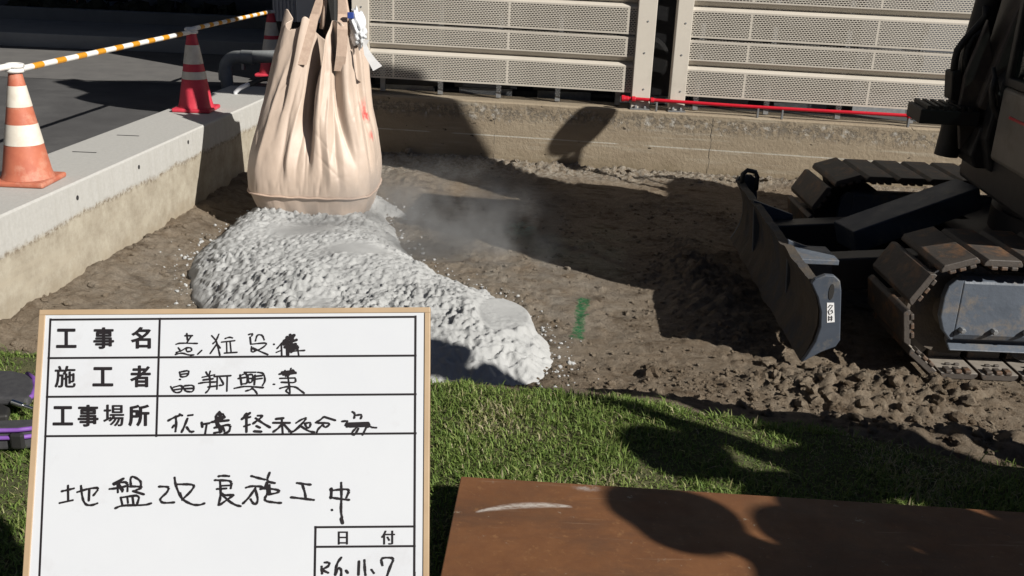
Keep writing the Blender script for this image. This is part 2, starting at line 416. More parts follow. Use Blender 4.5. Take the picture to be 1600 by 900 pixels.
MAT['chrome'] = pm('chrome', (.75,.75,.75), (.7,.7,.7), 20, .15, metal=1)
MAT['navy'] = pm('navy_worn_paint', (.062,.075,.098), (.045,.056,.076), 5, .42, .25, 60, .003, c3=(.17,.155,.13), s3=6, lo3=.55, hi3=.75, r2=.6)
MAT['plate_blue'] = pm('scratched_blue_steel', (.10,.12,.15), (.075,.09,.115), 4, .45, .5, 22, .006, c3=(.21,.17,.125), s3=5, lo3=.52, hi3=.72, r2=.65)
MAT['shoe'] = pm('track_steel', (.075,.062,.052), (.045,.039,.035), 7, .6, .7, 40, .004, c3=(.19,.10,.05), s3=5, lo3=.50, hi3=.64)
MAT['shoe_in'] = pm('track_polished', (.30,.27,.235), (.22,.195,.165), 8, .5, .3, 60, .003)
MAT['mud'] = pm('muddy_steel', (.075,.06,.045), (.045,.039,.033), 6, .85, .8, 30, .01, c3=(.045,.045,.05), s3=3, lo3=.5, hi3=.6)
MAT['cab'] = pm('cab_paint', (.19,.175,.155), (.16,.148,.13), 5, .5, c3=(.13,.11,.09), s3=4)
MAT['black'] = pm('black_rubber', (.014,.014,.015), (.022,.021,.02), 15, .6)
MAT['brownsteel'] = pm('boom_paint', (.085,.07,.062), (.06,.05,.045), 6, .55, c3=(.12,.10,.08), s3=5)
def glass_mat():
    m, t, b = nodes('cab_glass'); b.inputs['Base Color'].default_value = (.75,.85,.84,1)
    tr = t.nodes.new('ShaderNodeBsdfTransparent'); tr.inputs[0].default_value = (.42,.46,.46,1)
    gl = t.nodes.new('ShaderNodeBsdfGlossy'); gl.inputs['Roughness'].default_value = .03
    mx = t.nodes.new('ShaderNodeMixShader'); mx.inputs[0].default_value = .08
    t.links.new(tr.outputs[0], mx.inputs[1]); t.links.new(gl.outputs[0], mx.inputs[2])
    t.links.new(mx.outputs[0], t.nodes['Material Output'].inputs[0]); return m
MAT['glass'] = glass_mat()
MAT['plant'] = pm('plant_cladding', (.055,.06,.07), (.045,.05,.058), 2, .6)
MAT['farwall'] = pm('far_building_render', (.20,.215,.24), (.16,.175,.20), 2, .7)
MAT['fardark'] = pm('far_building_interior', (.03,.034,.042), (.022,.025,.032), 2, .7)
MAT['farkerb'] = pm('far_kerb_concrete', (.30,.31,.32), (.25,.26,.27), 3, .85)
MAT['planter'] = pm('planter_soil_leaves', (.03,.038,.022), (.05,.05,.035), 12, .9)
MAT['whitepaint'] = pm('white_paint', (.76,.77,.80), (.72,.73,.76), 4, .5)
MAT['corr'] = pm('pale_sheeting', (.52,.53,.56), (.46,.47,.50), 6, .55)
MAT['ac'] = pm('condenser_case', (.30,.30,.29), (.25,.25,.245), 6, .55)
MAT['skin'] = pm('skin', (.45,.27,.19), (.40,.24,.17), 12, .55)
MAT['workwear'] = pm('navy_workwear', (.045,.055,.09), (.035,.04,.07), 20, .85)
MAT['workgrey'] = pm('grey_workwear', (.16,.16,.165), (.13,.13,.135), 20, .85)
MAT['helmet'] = pm('white_helmet', (.78,.78,.76), (.74,.74,.72), 6, .3)
MAT['boot'] = pm('boot_leather', (.03,.026,.022), (.02,.018,.016), 20, .6)
MAT['clear'] = pm('clear_film', (.72,.74,.76), (.62,.64,.67), 22, .2, .8, 30, .01)
MAT['bluecap'] = pm('blue_cap', (.03,.07,.32), (.03,.06,.26), 20, .4)

# ------------------------------------------------------------------ ground, road, walls
LX = lambda y: -2.85 + (y-5.27)*0.087          # inner top edge of the kerb wall
LXO = lambda y: LX(y) - .60                     # road side edge
BY = lambda x: 10.0 - 0.135*x if x > 0 else 10.0 - 0.118*x*0.9    # back wall face
BYv = np.vectorize(BY)
lawn_edge = lambda x: 3.44 - .02*np.sin(x*9) - np.where(x > .2, (x-.2)*.27, 0) + np.where(x < -.5, (-.5-x)*.11, 0)

g = MB(); g.add([(-60,-30,-.05),(LXO(-30)+.02,-30,-.05),(LXO(10.3)+.02,10.3,-.05),(-60,10.3,-.05)], [(0,1,2,3)])
g.add([(-60,10.3,-.05),(-1.0,10.3,-.05),(-1.0,70,-.05),(-60,70,-.05)], [(0,1,2,3)])
struct(g.build('road', MAT['asphalt']))
g = MB(); g.add([(-60,10.6,-.046),(LXO(10.3),10.6,-.046),(-1.5,13.4,-.046),(-60,13.4,-.046)], [(0,1,2,3)])
struct(g.build('road_verge', MAT['asphalt_pale']))
g = MB(); g.add([(-1.0,10.25,-.052),(60,10.25,-.052),(60,70,-.052),(-1,70,-.052)], [(0,1,2,3)])
struct(g.build('plant_yard', MAT['asphalt']))
# lawn sheet
xs = np.concatenate([np.arange(LX(3.5)-.05, 4.2, .04), np.linspace(4.2, 40, 40)]); ts = np.concatenate([np.linspace(-30, 0, 20)[:-1], np.linspace(0, 1, 60)])
XX, TT = np.meshgrid(xs, ts, indexing='ij'); YE = lawn_edge(np.clip(XX, -3, 4.5))
YY = np.where(TT < 0, TT, TT*YE)
ZZ = -.02 + .012*fbm(XX, YY, .5, 3, 1) - .05*sstep(.1, 0, YE-YY)
lg = npmesh('lawn_ground', np.stack([XX, YY, ZZ], -1).reshape(-1, 3), gridfaces(len(xs), len(ts)), MAT['lawn_soil']); struct(lg)

# pit soil
xs = np.concatenate([np.arange(-3.0, 4.3, .019), np.linspace(4.32, 40, 60)]); ys = np.concatenate([np.arange(2.3, 6.2, .017), np.arange(6.2, 10.5, .026)])
def soil_h(X, Y):
    s = Y - lawn_edge(np.clip(X, -3, 4.5))
    wd = .75 + .65*sstep(-.2, 1.0, X) + .1*np.sin(X*3)
    floor = -.635 - .05*sstep(-.8, -2.4, X)
    k = sstep(-.02, 1, s/wd)
    h = -.06 + (floor+.06)*k
    n1 = fbm(X, Y, .9, 4, 0); n2 = fbm(X, Y, .22, 4, 2); n3 = np.abs(fbm(X, Y, .075, 3, 4))
    lump = sstep(-.15, .35, fbm(X, Y, .6, 3, 5))
    a = .3 + .7*sstep(.05, .5, s)
    n4 = fbm(X, Y, .055, 3, 6); crumb = sstep(-.05, .45, fbm(X, Y, .45, 4, 3)+.25*n2)
    h = h + a*(.035*n1 + .018*n2*(.4+lump) + .028*(n3-.18)*lump + .03*np.maximum(n4, -.1)*crumb)
    # bank by the lawn edge on the right, spoil in front of the blade, rubble at the walls
    h = h + .07*sstep(.55, .1, np.abs(s-.12)/.5)*sstep(.9, 1.5, X)*(.5+.7*np.abs(n2)*2)
    h = h + .10*np.exp(-((X-1.95)/.55)**2-((Y-4.75)/.22)**2)*(.7+1.5*n3)
    h = h + .10*np.exp(-((X-1.3)/.25)**2-((Y-6.4)/1.0)**2)*(.6+n3)
    wl = X - (-2.85+(Y-5.27)*.087)
    h = h + .10*sstep(.5, 0, wl)*(.7+.8*np.abs(n2))*sstep(.2, .7, s)
    bw = BYv(X) - Y
    h = h + .06*sstep(.45, .05, bw)*(.7+.9*n3)
    # tracks pressed flat where the machine stands
    tr = sstep(1.95, 2.3, X)*np.maximum(sstep(.45, .3, np.abs(Y-5.3)), sstep(.45, .3, np.abs(Y-7.25)))
    h = h*(1-tr) + (-.628)*tr
    return h
XX, YY = np.meshgrid(xs, ys, indexing='ij')
ZZ = soil_h(XX, YY)
sg = npmesh('soil_ground', np.stack([XX, YY, ZZ], -1).reshape(-1, 3), gridfaces(len(xs), len(ys)), MAT['soil']); struct(sg)

# loose clods
def clods(n, fn, mat, name, sub=2):
    bm = bmesh.new(); bmesh.ops.create_icosphere(bm, subdivisions=sub, radius=1)
    bv = np.array([v.co[:] for v in bm.verts]); bf = np.array([[v.index for v in f.verts] for f in bm.faces]); bm.free()
    V, Fc = [], []
    k = 0
    while k < n:
        x, y, r = fn()
        z = float(soil_h(np.array([[x]]), np.array([[y]]))[0, 0])
        sh = rng.random(3)*9; d = bv*(1+.55*(np.sin(bv@rng.normal(0, 2.2, 3)+sh[0])*np.sin(bv@rng.normal(0, 2.6, 3)+sh[1]))[:, None]*.6+.22*(rng.random((len(bv), 1))-.5))*np.array([1, .6+.5*rng.random(), .5+.4*rng.random()])
        a = rng.random()*6.28; ca, sa = math.cos(a), math.sin(a)
        d = np.stack([d[:,0]*ca-d[:,1]*sa, d[:,0]*sa+d[:,1]*ca, d[:,2]], 1)
        V.append(d*r+np.array([x, y, z+r*.2])); Fc.append(bf+k*len(bv)); k += 1
    return npmesh(name, np.concatenate(V), np.concatenate(Fc), mat, smooth=False)
def cl_fn():
    u = rng.random()
    if u < .35:      # in front of the blade and track
        x = rng.normal(1.9, .55); y = rng.normal(4.72, .2); r = .005+.042*rng.random()**5
    elif u < .55:    # lawn edge on the right
        x = rng.uniform(.9, 2.6); y = float(lawn_edge(np.array(x)))+rng.normal(.12, .12); r = .006+.022*rng.random()**3
    elif u < .65:    # wall foot
        x = rng.uniform(-1.2, 2.5); y = BY(x)-abs(rng.normal(.12, .12)); r = .006+.03*rng.random()**3
    elif u < .72:
        y = rng.uniform(4.6, 8); x = LX(y)+abs(rng.normal(.15, .15)); r = .008+.025*rng.random()**3
    else:
        x = rng.uniform(-.4, 2.6); y = rng.uniform(4.2, 7.6); r = .006+.02*rng.random()**3
        if vn(np.array([[x/.35]]), np.array([[y/.35]]), 3)[0,0] < .5: r *= .5
    return x, y, r
def fine_fn():
    x = rng.uniform(-.9, 2.7); y = rng.uniform(4.0, 8.5) if rng.random() < .7 else rng.uniform(4.3, 5.0)
    if vn(np.array([[x/.3]]), np.array([[y/.3]]), 3)[0,0] < .5 and rng.random() < .8: x += .25; y += .12
    return x, y, .004+.013*rng.random()**3
tag(clods(4200, fine_fn, MAT['soil'], 'soil_crumbs', 1), 'fine brown soil crumbs strewn over the excavated ground', 'soil crumbs', kind='stuff')
tag(clods(1500, cl_fn, MAT['soil'], 'soil_clods'), 'loose brown soil clods scattered over the excavated ground', 'soil clods', kind='stuff')

# left retaining wall
NK = 60; ysw = np.linspace(-12, 10.35, NK); mb = MB()
prof = [(0.0, -.9), (0.0, -.012), (-.012, 0.0), (-.588, 0.0), (-.60, -.012), (-.60, -.9)]
vsw = [(LX(y)+dx, y, z) for y in ysw for dx, z in prof]; n = len(prof)
mb.add(vsw, [(i*n+k, i*n+k+1, (i+1)*n+k+1, (i+1)*n+k) for i in range(NK-1) for k in range(n-1)] + [tuple(range(n)), tuple(range((NK-1)*n, NK*n))])
kt = thing('kerb_wall', 'low pale concrete retaining wall with soil stained face along the left side', 'retaining wall', (LX(6), 6, -.7))
mb.build('wall_body', MAT['kerb'], kt)
for (px, py) in ((200, 212), (132, 238)):
    c = at_z(px, py, .0)
    MB().box((c[0]-.085, c[1]-.006, .0005), (c[0]+.085, c[1]+.006, .003)).build('joint_strip', MAT['dark'], kt)
for (px, py) in ((294, 222), (217, 261), (121, 309)):
    d = ray(px, py)
    # intersection with inner face
    tt = (LX(0)-CAM[0])/(d[0]-.087*d[1]); c = CAM+d*tt
    MB().lathe([(.016, 0), (.016, .004)], (c[0]-.002, c[1], c[2]), 14, 'x').build('form_tie_hole', MAT['dark'], kt)

# back retaining wall
kt = thing('back_wall', 'tan weathered concrete retaining wall under the louvre screens', 'retaining wall', (1, 9.9, -.7))
mb = MB(); XSW = np.linspace(-2.6, 40, 80)
for th in [[(0, -.95), (0, -.015), (.015, 0), (.42, 0), (.42, -.95)]]:
    n = len(th); mb.add([(x, BY(x)+dy, z) for x in XSW for dy, z in th], [(i*n+k, i*n+k+1, (i+1)*n+k+1, (i+1)*n+k) for i in range(len(XSW)-1) for k in range(n-1)] + [tuple(range(n)), tuple(range((len(XSW)-1)*n, len(XSW)*n))])
mb.build('wall_body', MAT['wall'], kt)
for px, py in ((1110, 195), (773, 190)):
    c = at_y(px, py, 9.85); mb = MB()
    for i in range(12):
        z = -.03-.05*i; dx = .006*math.sin(i*1.7)
        mb.box((c[0]+dx-.0016, BY(c[0])-.0012, z-.05), (c[0]+dx+.0016, BY(c[0])+.01, z))
    mb.build('crack', MAT['dark'], kt)

# ------------------------------------------------------------------ louvre screens
FY = lambda x: BY(x) + .10       # front plane of the screens
def slat_mesh(x0, x1, kind, z0):
    """ribbon profile (dy,z) along x with uv"""
    if kind == 'lower':
        pr_ = [(.0, z0, 0), (.0, z0+.016, 1), (.0, z0+.242, 1), (.0, z0+.258, 0), (.010, z0+.267, 0), (.062, z0+.292, 0)]
    else:
        pr_ = [(.062, z0+.294, 0), (.008, z0+.338, 0), (.0, z0+.345, 0), (.0, z0+.357, 1), (.0, z0+.519, 1), (.0, z0+.532, 0), (.05, z0+.542, 0)]
    me = bpy.data.meshes.new('slat'); NX = 10
    V, Fc, UV = [], [], []
    for i in range(NX+1):
        x = x0+(x1-x0)*i/NX
        for dy, z, p in pr_: V.append((x, FY(x)+dy, z))
    k = len(pr_); mi = []
    base = pr_[1][1] if kind == 'lower' else pr_[3][1]
    for i in range(NX):
        for j in range(k-1):
            Fc.append((i*k+j, (i+1)*k+j, (i+1)*k+j+1, i*k+j+1)); mi.append(0 if pr_[j][2] and pr_[j+1][2] else 1)
    me.from_pydata(V, [], Fc); uvl = me.uv_layers.new(name='UVMap')
    for poly in me.polygons:
        poly.material_index = mi[poly.index]
        for li in poly.loop_indices:
            v = me.vertices[me.loops[li].vertex_index].co
            uvl.data[li].uv = (v.x+10, v.z-base)
    return me
def screen(x0, x1, posts, label, lx, nmod=5):
    t = thing('louvre_screen', label, 'louvre screen', (lx, FY(lx), 0), 'louvre screens on the back wall')
    zb = .155
    for m in range(nmod):
        for kind in ('lower', 'upper'):
            me = slat_mesh(x0, x1, kind, zb+m*.562*1.0)
            me.transform(Matrix.Translation(-Vector(t['_w'])))
            o = link('slat', me, [MAT['perf'], MAT['post']], t)
            s_ = o.modifiers.new('s', 'SOLIDIFY'); s_.thickness = .002
        # inner brackets seen in the black gaps
    for a, b_ in posts:
        p = MB(); p.T = Matrix.Identity(4)
        y = FY((a+b_)/2)
        p.box((a, y-.035, .012), (b_, y+.09, 3.0))
        po = p.build('post', MAT['post'], t, bevel=.006)
        for zz in (.2, .55, .85, 1.2):
            q = MB(); q.lathe([(.009, 0), (.009, -.006)], ((a+b_)/2+.02*math.sin(zz*40), y-.034, zz), 10, 'y'); q.build('rivet', MAT['galv'], po)
        q = MB(); q.box((a-.01, y-.07, .0015), (b_+.01, y+.1, .014)); q.build('base_plate', MAT['galv'], po)
        for dx in (.25, .75):
            q = MB(); q.lathe([(.014, .012), (.014, .03), (.008, .045)], (a+(b_-a)*dx, y-.052, .0), 6, 'z'); q.build('anchor_bolt', MAT['galv'], po)
    if x0 < 0:
        q = MB(); q.box((posts[0][0]+.004, FY(x0)+.095, .012), (posts[0][0]+.05, 11.19, 3.0)); q.build('shade_return_panel', MAT['post'], t)  # side panel out of sight, added to shade the far cone and road
    k = int((x1-x0)/.62)
    for i in range(k+1):
        x = x0+.12+i*(x1-x0-.24)/max(k, 1)
        q = MB(); q.box((x-.025, FY(x)+.085, .012), (x+.025, FY(x)+.12, 3.0)); q.build('bracket', MAT['galv'], t)
    return t
a0 = at_y(577, 60, 10.24)[0]; a1 = 1.105
c0 = 1.61; 
screen(a0, 1.10, [(a0-.175, a0-.004), (1.104, 1.285)], 'louvre screen left of the slot between the posts, partly behind the bulk bag', -.2)
screen(1.63, 4.6, [(1.475, 1.626), (4.605, 4.77)], 'louvre screen right of the slot between the posts, behind the excavator', 3.0)
# red conduit
t = thing('red_conduit', 'bright red conduit pipe running along the wall top under the right louvre screen', 'pipe', (2.5, 9.6, .1))
P = [(x, FY(x)-.075, .105+.004*math.sin(x*2)) for x in np.linspace(1.06, 4.3, 20)]
MB().tube(P, .017, 12).build('pipe', MAT['redpipe'], t, smooth='auto')
for x, r_ in ((1.02, .032), (1.055, .026), (1.12, .028), (1.30, .026), (3.72, .026)):
    MB().lathe([(r_, -.018), (r_, .018)], (x, FY(x)-.075, .105), 12, 'x').build('fitting', MAT['redpipe'], t, bevel=.004)
for x in (1.35, 2.32, 2.55, 3.72, 4.15):
    MB().box((x-.008, FY(x)-.09, .0015), (x+.008, FY(x)-.06, .09)).build('clip', MAT['galv'], t)
# outdoor units behind the screens
for i, x in enumerate(np.linspace(-1.2, 3.8, 7)):
    t = thing('air_conditioner_unit', 'dark outdoor condenser unit standing behind the perforated louvre screens', 'condenser', (x, 10.6, 0), 'condenser units behind the screens')
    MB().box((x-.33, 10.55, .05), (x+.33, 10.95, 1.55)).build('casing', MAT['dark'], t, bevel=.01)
    MB().lathe([(.24, 0), (.24, -.02), (.20, -.03), (.05, -.035)], (x, 10.55, .42), 24, 'y').build('fan_guard', MAT['black'], t)
    MB().box((x-.28, 10.58, -.04), (x+.28, 10.9, .05)).build('foot', MAT['galv'], t)

# unseen plant building behind the screens, added to shade the road beyond
t = thing('shade_building', 'tall grey clad plant building added unseen behind the louvre screens to shade the road', 'building', (6, 12, 0))
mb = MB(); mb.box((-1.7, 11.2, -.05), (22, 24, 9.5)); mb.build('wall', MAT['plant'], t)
MB().box((-2.0, 11.0, 9.5), (22.3, 24.3, 9.8)).build('roof', MAT['post'], t)
mb = MB()
for z in (2.2, 4.6): mb.box((-1.2, 11.17, z), (1.6, 11.21, z+1.1))
mb.build('window', MAT['fardark'], t)

# ------------------------------------------------------------------ far side of the road
yk = at_z(130, 71, 0)[1]; yp = at_z(130, 54, 0)[1]
struct(MB().box((-40, yk, -.05), (-2.2, yp+.5, .13)).build('pavement', MAT['farkerb'], bevel=.01))
struct(MB().box((-40, yp+2.4, -.05), (-2.2, yp+14, .05)).build('sunlit_ground_colour', MAT['whitepaint']))  # white colour stands in for sunlit ground beyond the bay
t = thing('planter_bed', 'long low concrete planter with dark shrubs beyond the shaded road', 'planter', (-8, yp+.6, 0))
MB().box((-40, yp+.5, .0), (-2.2, yp+.7, .30)).build('planter_wall', MAT['farkerb'], t, bevel=.01)
bm = bmesh.new()
for i in range(200):
    x = rng.uniform(-20, -3); r_ = rng.uniform(.06, .16)
    m4 = Matrix.Translation((x, yp+1.0+rng.normal(0, .12), .24+rng.uniform(-.05, .1))) @ Matrix.Rotation(rng.random()*3, 4, 'Z')
    r1 = bmesh.ops.create_icosphere(bm, subdivisions=2, radius=r_, matrix=m4)
    for v in r1['verts']: v.co += Vector(rng.normal(0, .03, 3))
r1 = bmesh.ops.create_cube(bm, size=1, matrix=Matrix.Translation((-11.5, yp+1.0, .2)) @ Matrix.Diagonal((18, .3, .1, 1)))
me = bpy.data.meshes.new('shrub'); bm.to_mesh(me); bm.free(); me.transform(Matrix.Translation(-Vector(t['_w']))); link('shrubs', me, MAT['planter'], t)
t = thing('far_building', 'dark shaded workshop with open bays across the road', 'building', (-10, yp+3, 0))
y0 = yp+1.6
def bx(px): return at_y(px, 8, y0)[0]
for xa_, xb_ in ((-40, bx(92)), (bx(200), -2.4)):
    MB().box((xa_, y0, -.04), (xb_, y0+.5, .62)).build('plinth', MAT['farwall'], t, bevel=.01)
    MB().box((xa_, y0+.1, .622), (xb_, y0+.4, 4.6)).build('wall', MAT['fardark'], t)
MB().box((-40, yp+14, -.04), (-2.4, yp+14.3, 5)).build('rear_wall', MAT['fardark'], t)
MB().box((-40, y0-.4, 4.6), (-2.4, yp+14.5, 12)).build('roof', MAT['farwall'], t)  # top block raised out of view to cut sky light
for px in (38, 245): MB().box((bx(px), y0-.1, .0), (bx(px)+.45, y0-.002, 4.6)).build('column', MAT['farwall'], t, bevel=.01)
q = at_y(124, 10, y0+.2)
MB().box((q[0], y0+.1, -.04), (q[0]+.07, y0+.3, 2.2)).build('doorframe', MAT['orange'], t)
t = thing('parked_trolley', 'dark workshop trolley standing on ground painted pale as sunlit in the open bay across the road', 'trolley', (q[0]+.9, y0+1.2, 0))
mb = MB(); mb.box((q[0]+.1, y0+1.0, .28), (q[0]+1.1, y0+1.6, .36)); mb.build('deck', MAT['dark'], t, bevel=.01)
mb = MB(); mb.tube([(q[0]+1.05, y0+1.1, .36), (q[0]+1.2, y0+1.1, .95)], .03); mb.tube([(q[0]+1.05, y0+1.5, .36), (q[0]+1.2, y0+1.5, .95)], .03); mb.tube([(q[0]+1.2, y0+1.1, .95), (q[0]+1.2, y0+1.5, .95)], .03); mb.build('handle', MAT['dark'], t)
for dx in (.3, .95):
    for dy in (1.05, 1.5): MB().lathe([(.11, 0), (.11, .06)], (q[0]+dx, y0+dy, .165), 20, 'y').build('wheel', MAT['black'], t)
# white cabinet behind the third cone
q0 = at_y(424, 33, 12.2); q1 = at_y(492, 33, 12.2)
t = thing('white_cabinet', 'white steel cabinet on a dark base beside the road behind the bulk bag', 'cabinet', (q0[0], 12.2, 0))
zc = q0[2]
MB().box((q0[0]+.04, 12.25, -.05), (q1[0]+.25, 12.85, zc)).build('base', MAT['dark'], t, bevel=.01)
MB().box((q0[0]+.30, 12.2, zc), (q1[0]+.3, 12.9, zc+2.2)).build('case', MAT['whitepaint'], t, bevel=.01)
mb = MB(); k = 12
for i in range(k):
    x = q0[0]+.02+i*.27/k; mb.box((x, 12.21+(i % 2)*.012, zc), (x+.27/k, 12.6, zc+2.2))
mb.build('corrugated_side', MAT['corr'], t)

# unseen blocks around the yard, added to shade the road and cut sky light
MBw = MB().box((-9.6, 11.3, 1.75), (-1.72, 12.3, 6.2)); t = thing('shade_gallery', 'grey overhead gallery added out of view above the road to shade its far side', 'gallery', (-4, 11.8, 1.75))  # unseen gallery, hung low to shade the far road
MBw.build('casing', MAT['plant'], t, bevel=.02)
for x in (-9.2,): MB().box((x, 11.5, -.05), (x+.3, 12.1, 1.75)).build('leg', MAT['plant'], t)
t = thing('sky_block_left', 'long dark clad block added unseen left of the works road to cut sky light', 'building', (-20, -8, 0))  # out of view, put in to block sky light from the left
MB().box((-34, -30, -.06), (-13, 9, 13)).build('wall', MAT['plant'], t); MB().box((-34.5, -30.5, 13.0), (-12.6, 9.4, 13.5)).build('roof', MAT['fardark'], t)
t = thing('sky_block_rear', 'plain grey block added unseen behind the lawn to cut sky light', 'building', (-3, -22, 0))  # out of view behind the camera, put in against sky light
MB().box((-12, -30, -.06), (6, -15, 12)).build('wall', MAT['plant'], t); MB().box((-12.3, -30.3, 12.0), (6.3, -14.7, 12.4)).build('roof', MAT['fardark'], t)
for z in (1.2, 4.6, 8.0):
    for x in (-10, -6.5, -3, .5, 3.5): MB().box((x, -15.04, z), (x+1.6, -14.98, z+1.6)).build('window', MAT['fardark'], t)

# grey pipe elbow
t = thing('pipe_elbow', 'grey plastic pipe rising from the ground and bending right beyond the kerb wall', 'pipe', (-3.05, 10.5, 0))
pa = at_y(356, 138, 10.45); pb = at_y(352, 108, 10.45); pc = at_y(372, 89, 10.45); pd = at_y(440, 88, 10.5)
P = [(pa[0]+.02, 10.45, -.06), (pa[0], 10.45, pa[2]), (pb[0], 10.45, pb[2])]
for i in range(1, 7):
    a = i/7*math.pi/2; P.append((pb[0]+(pc[0]-pb[0])*(1-math.cos(a)), 10.45, pb[2]+(pc[2]-pb[2])*math.sin(a)))
P += [tuple(pc), tuple(pd), (pd[0]+.9, 10.55, pd[2]+.03)]
MB().tube(P, .065, 20).build('pipe', MAT['pvc'], t, smooth='auto')
MB().lathe([(.074, -.06), (.074, .06)], tuple(pc+np.array([.10, 0, 0])), 20, 'x').build('socket', MAT['pvc'], t, smooth='auto')
MB().lathe([(.073, -.05), (.073, .05)], (pb[0], 10.45, pb[2]-.06), 20, 'z').build('socket', MAT['pvc'], t, smooth='auto')
c = at_y(380, 98, 10.45); MB().box((c[0]-.012, 10.42, c[2]-.07), (c[0]+.012, 10.48, c[2]+.02)).build('bracket', MAT['galv'], t)
a = at_z(368, 147, .0); b_ = at_y(376, 137, a[1]); c = at_y(388, 132, a[1]+.1); d = at_y(430, 122, a[1]+.4)
ht = MB().tube([(a[0], a[1], -.05), tuple(a+np.array([0, 0, .02])), tuple(b_), tuple(c)], .022, 12).build('hose_end', MAT['whitepaint'], smooth=True)
tag(ht, 'short bent white pipe end poking over the kerb wall by the grey elbow', 'pipe')
tag(MB().tube([tuple(c+np.array([.01, 0, 0])), tuple((c+d)/2+np.array([0, 0, .02])), tuple(d), (d[0]+.3, d[1]+.2, -.03)], .026, 12).build('black_hose', MAT['black'], smooth=True), 'black rubber hose trailing away behind the kerb wall top', 'hose')

# ------------------------------------------------------------------ traffic cones and bars
def cone(base, mat, bands, label, hh=.70, rb=.150, flute=False):
    t = thing('traffic_cone', label, 'traffic cone', base, 'traffic cones on the kerb wall')
    bx, by, bz = base
    rr = lambda z: rb + (.034-rb)*(z-.03)/(hh-.03)
    mb = MB(); mb.box((bx-.168, by-.168, bz+.001), (bx+.168, by+.168, bz+.035)); mb.build('base', mat, t, bevel=.012)
    mb = MB(); mb.lathe([(rb+.008, .036), (rb, .05)] + [(rr(z), z) for z in np.linspace(.08, hh-.02, 12)] + [(.03, hh-.005), (.022, hh)], base, 40)
    mb.build('cone_body', mat, t, smooth='auto')
    for z0, z1 in bands:
        mb = MB(); mb.lathe([(rr(z)+.0018, z) for z in np.linspace(z0, z1, 4)], base, 40, caps=False)
        o = mb.build('reflective_band', MAT['conewhite'], t, smooth=True, recalc=False)
    return t
C1 = at_z(45, 284, .0); C2 = at_z(307, 172, .0); C3 = at_z(427, 118, -.0)
cone(C1, MAT['orange'], [(.245, .37), (.475, .60)], 'faded orange traffic cone at the left edge on the pale kerb wall, nearest the camera')
c2 = cone(C2, MAT['redcone'], [(.28, .345), (.41, .57)], 'red traffic cone with scuffed white bands, middle of the row on the kerb wall')
cone(C3, MAT['redcone'], [(.28, .40), (.44, .58)], 'shaded red traffic cone behind the grey pipe elbow, farthest from the camera')
def bar(a, b_, label, phase=0):
    a = Vector(a); b_ = Vector(b_); t = thing('barrier_bar', label, 'barrier bar', (a+b_)/2, 'striped barrier bars between the cones')
    d = b_-a; L = d.length; u = d/L
    MB().tube([a+u*.05, b_-u*.05], .019, 14).build('pole', MAT['bar_white'], t, smooth='auto')
    n_ = 9; 
    for i in range(n_):
        s = .16+(L-.26)*(i+.12)/n_ ; e_ = s+(L-.26)/n_*.42
        MB().tube([a+u*s, a+u*e_], .0202, 14).build('yellow_stripe', MAT['bar_yellow'], t, smooth='auto')
    for p in (a, b_):
        mb = MB(); ring = [(p.x+.045*math.cos(k/16*6.2832), p.y+.045*math.sin(k/16*6.2832), p.z) for k in range(17)]
        mb.tube(ring, .014, 8, caps=False); mb.build('end_ring', MAT['bar_white'], t, smooth=True)
    return t
tz = .69
T1 = (C1[0], C1[1], tz); T2 = (C2[0], C2[1], tz); T3 = (C3[0], C3[1], tz)
T0 = (C1[0]-.42, C1[1]-1.9, tz)
bar(T1, (T2[0], T2[1], tz-.012), 'yellow and white striped bar joining the nearest and the middle traffic cone')
bar((T2[0], T2[1], tz+.012), T3, 'shaded yellow and white bar joining the middle and the farthest traffic cone')
bar(T0, (T1[0], T1[1], tz+.028), 'white and yellow bar end leaving the frame left of the nearest orange cone')
cone((T0[0], T0[1], -.0), MAT['orange'], [(.245, .37), (.475, .60)], 'orange traffic cone on the kerb wall just outside the left of the view')

# ------------------------------------------------------------------ cement pile
def outline():
    pts = [(297,425,-.68),(305,462,-.68),(322,500,-.68),(360,550,-.66),(450,600,-.64),(600,606,-.62),(760,604,-.6),(848,592,-.6),(872,562,-.62),(858,528,-.62),(838,502,-.60),(780,450,-.55),(714,416,-.5),(672,390,-.47),(634,352,-.45),(612,326,-.55)]
    P = [at_z(*p)[:2] for p in pts]
    P += [np.array([-.85, 7.9]), np.array([-1.2, 8.4]), np.array([-1.8, 8.35]), np.array([-2.2, 7.9])]
    P += [at_z(332, 352, -.55)[:2], at_z(305, 395, -.66)[:2]]
    return np.array(P)
OUT = outline()
def sdist(X, Y, P):
    d = np.full(X.shape, 1e9); ins = np.zeros(X.shape, bool); n = len(P)
    for i in range(n):
        a, b_ = P[i], P[(i+1) % n]; e = b_-a
        t = np.clip(((X-a[0])*e[0]+(Y-a[1])*e[1])/(e@e), 0, 1)
        d = np.minimum(d, np.hypot(X-a[0]-t*e[0], Y-a[1]-t*e[1]))
        c = ((a[1] > Y) != (b_[1] > Y)) & (X < (b_[0]-a[0])*(Y-a[1])/(b_[1]-a[1]+1e-12)+a[0]); ins ^= c
    return np.where(ins, d, -d)
xs = np.arange(-2.45, .55, .0085); ys = np.arange(4.25, 8.6, .0105)
XX, YY = np.meshgrid(xs, ys, indexing='ij')
D = sdist(XX, YY, OUT) + .05*fbm(XX, YY, .35, 3, 3)
top = .215 + .06*fbm(XX, YY, .8, 2, 2) + -.105*np.exp(-((XX+1.5)/.42)**2-((YY-7.2)/.38)**2) + .10*np.exp(-((XX+2.02)/.16)**2-((YY-7.45)/.4)**2) + .08*np.exp(-((XX+.9)/.5)**2-((YY-6.3)/.6)**2)
prof = np.where(D > 0, top*np.tanh(np.clip(D, 0, 9)*.78/top), D*.5)
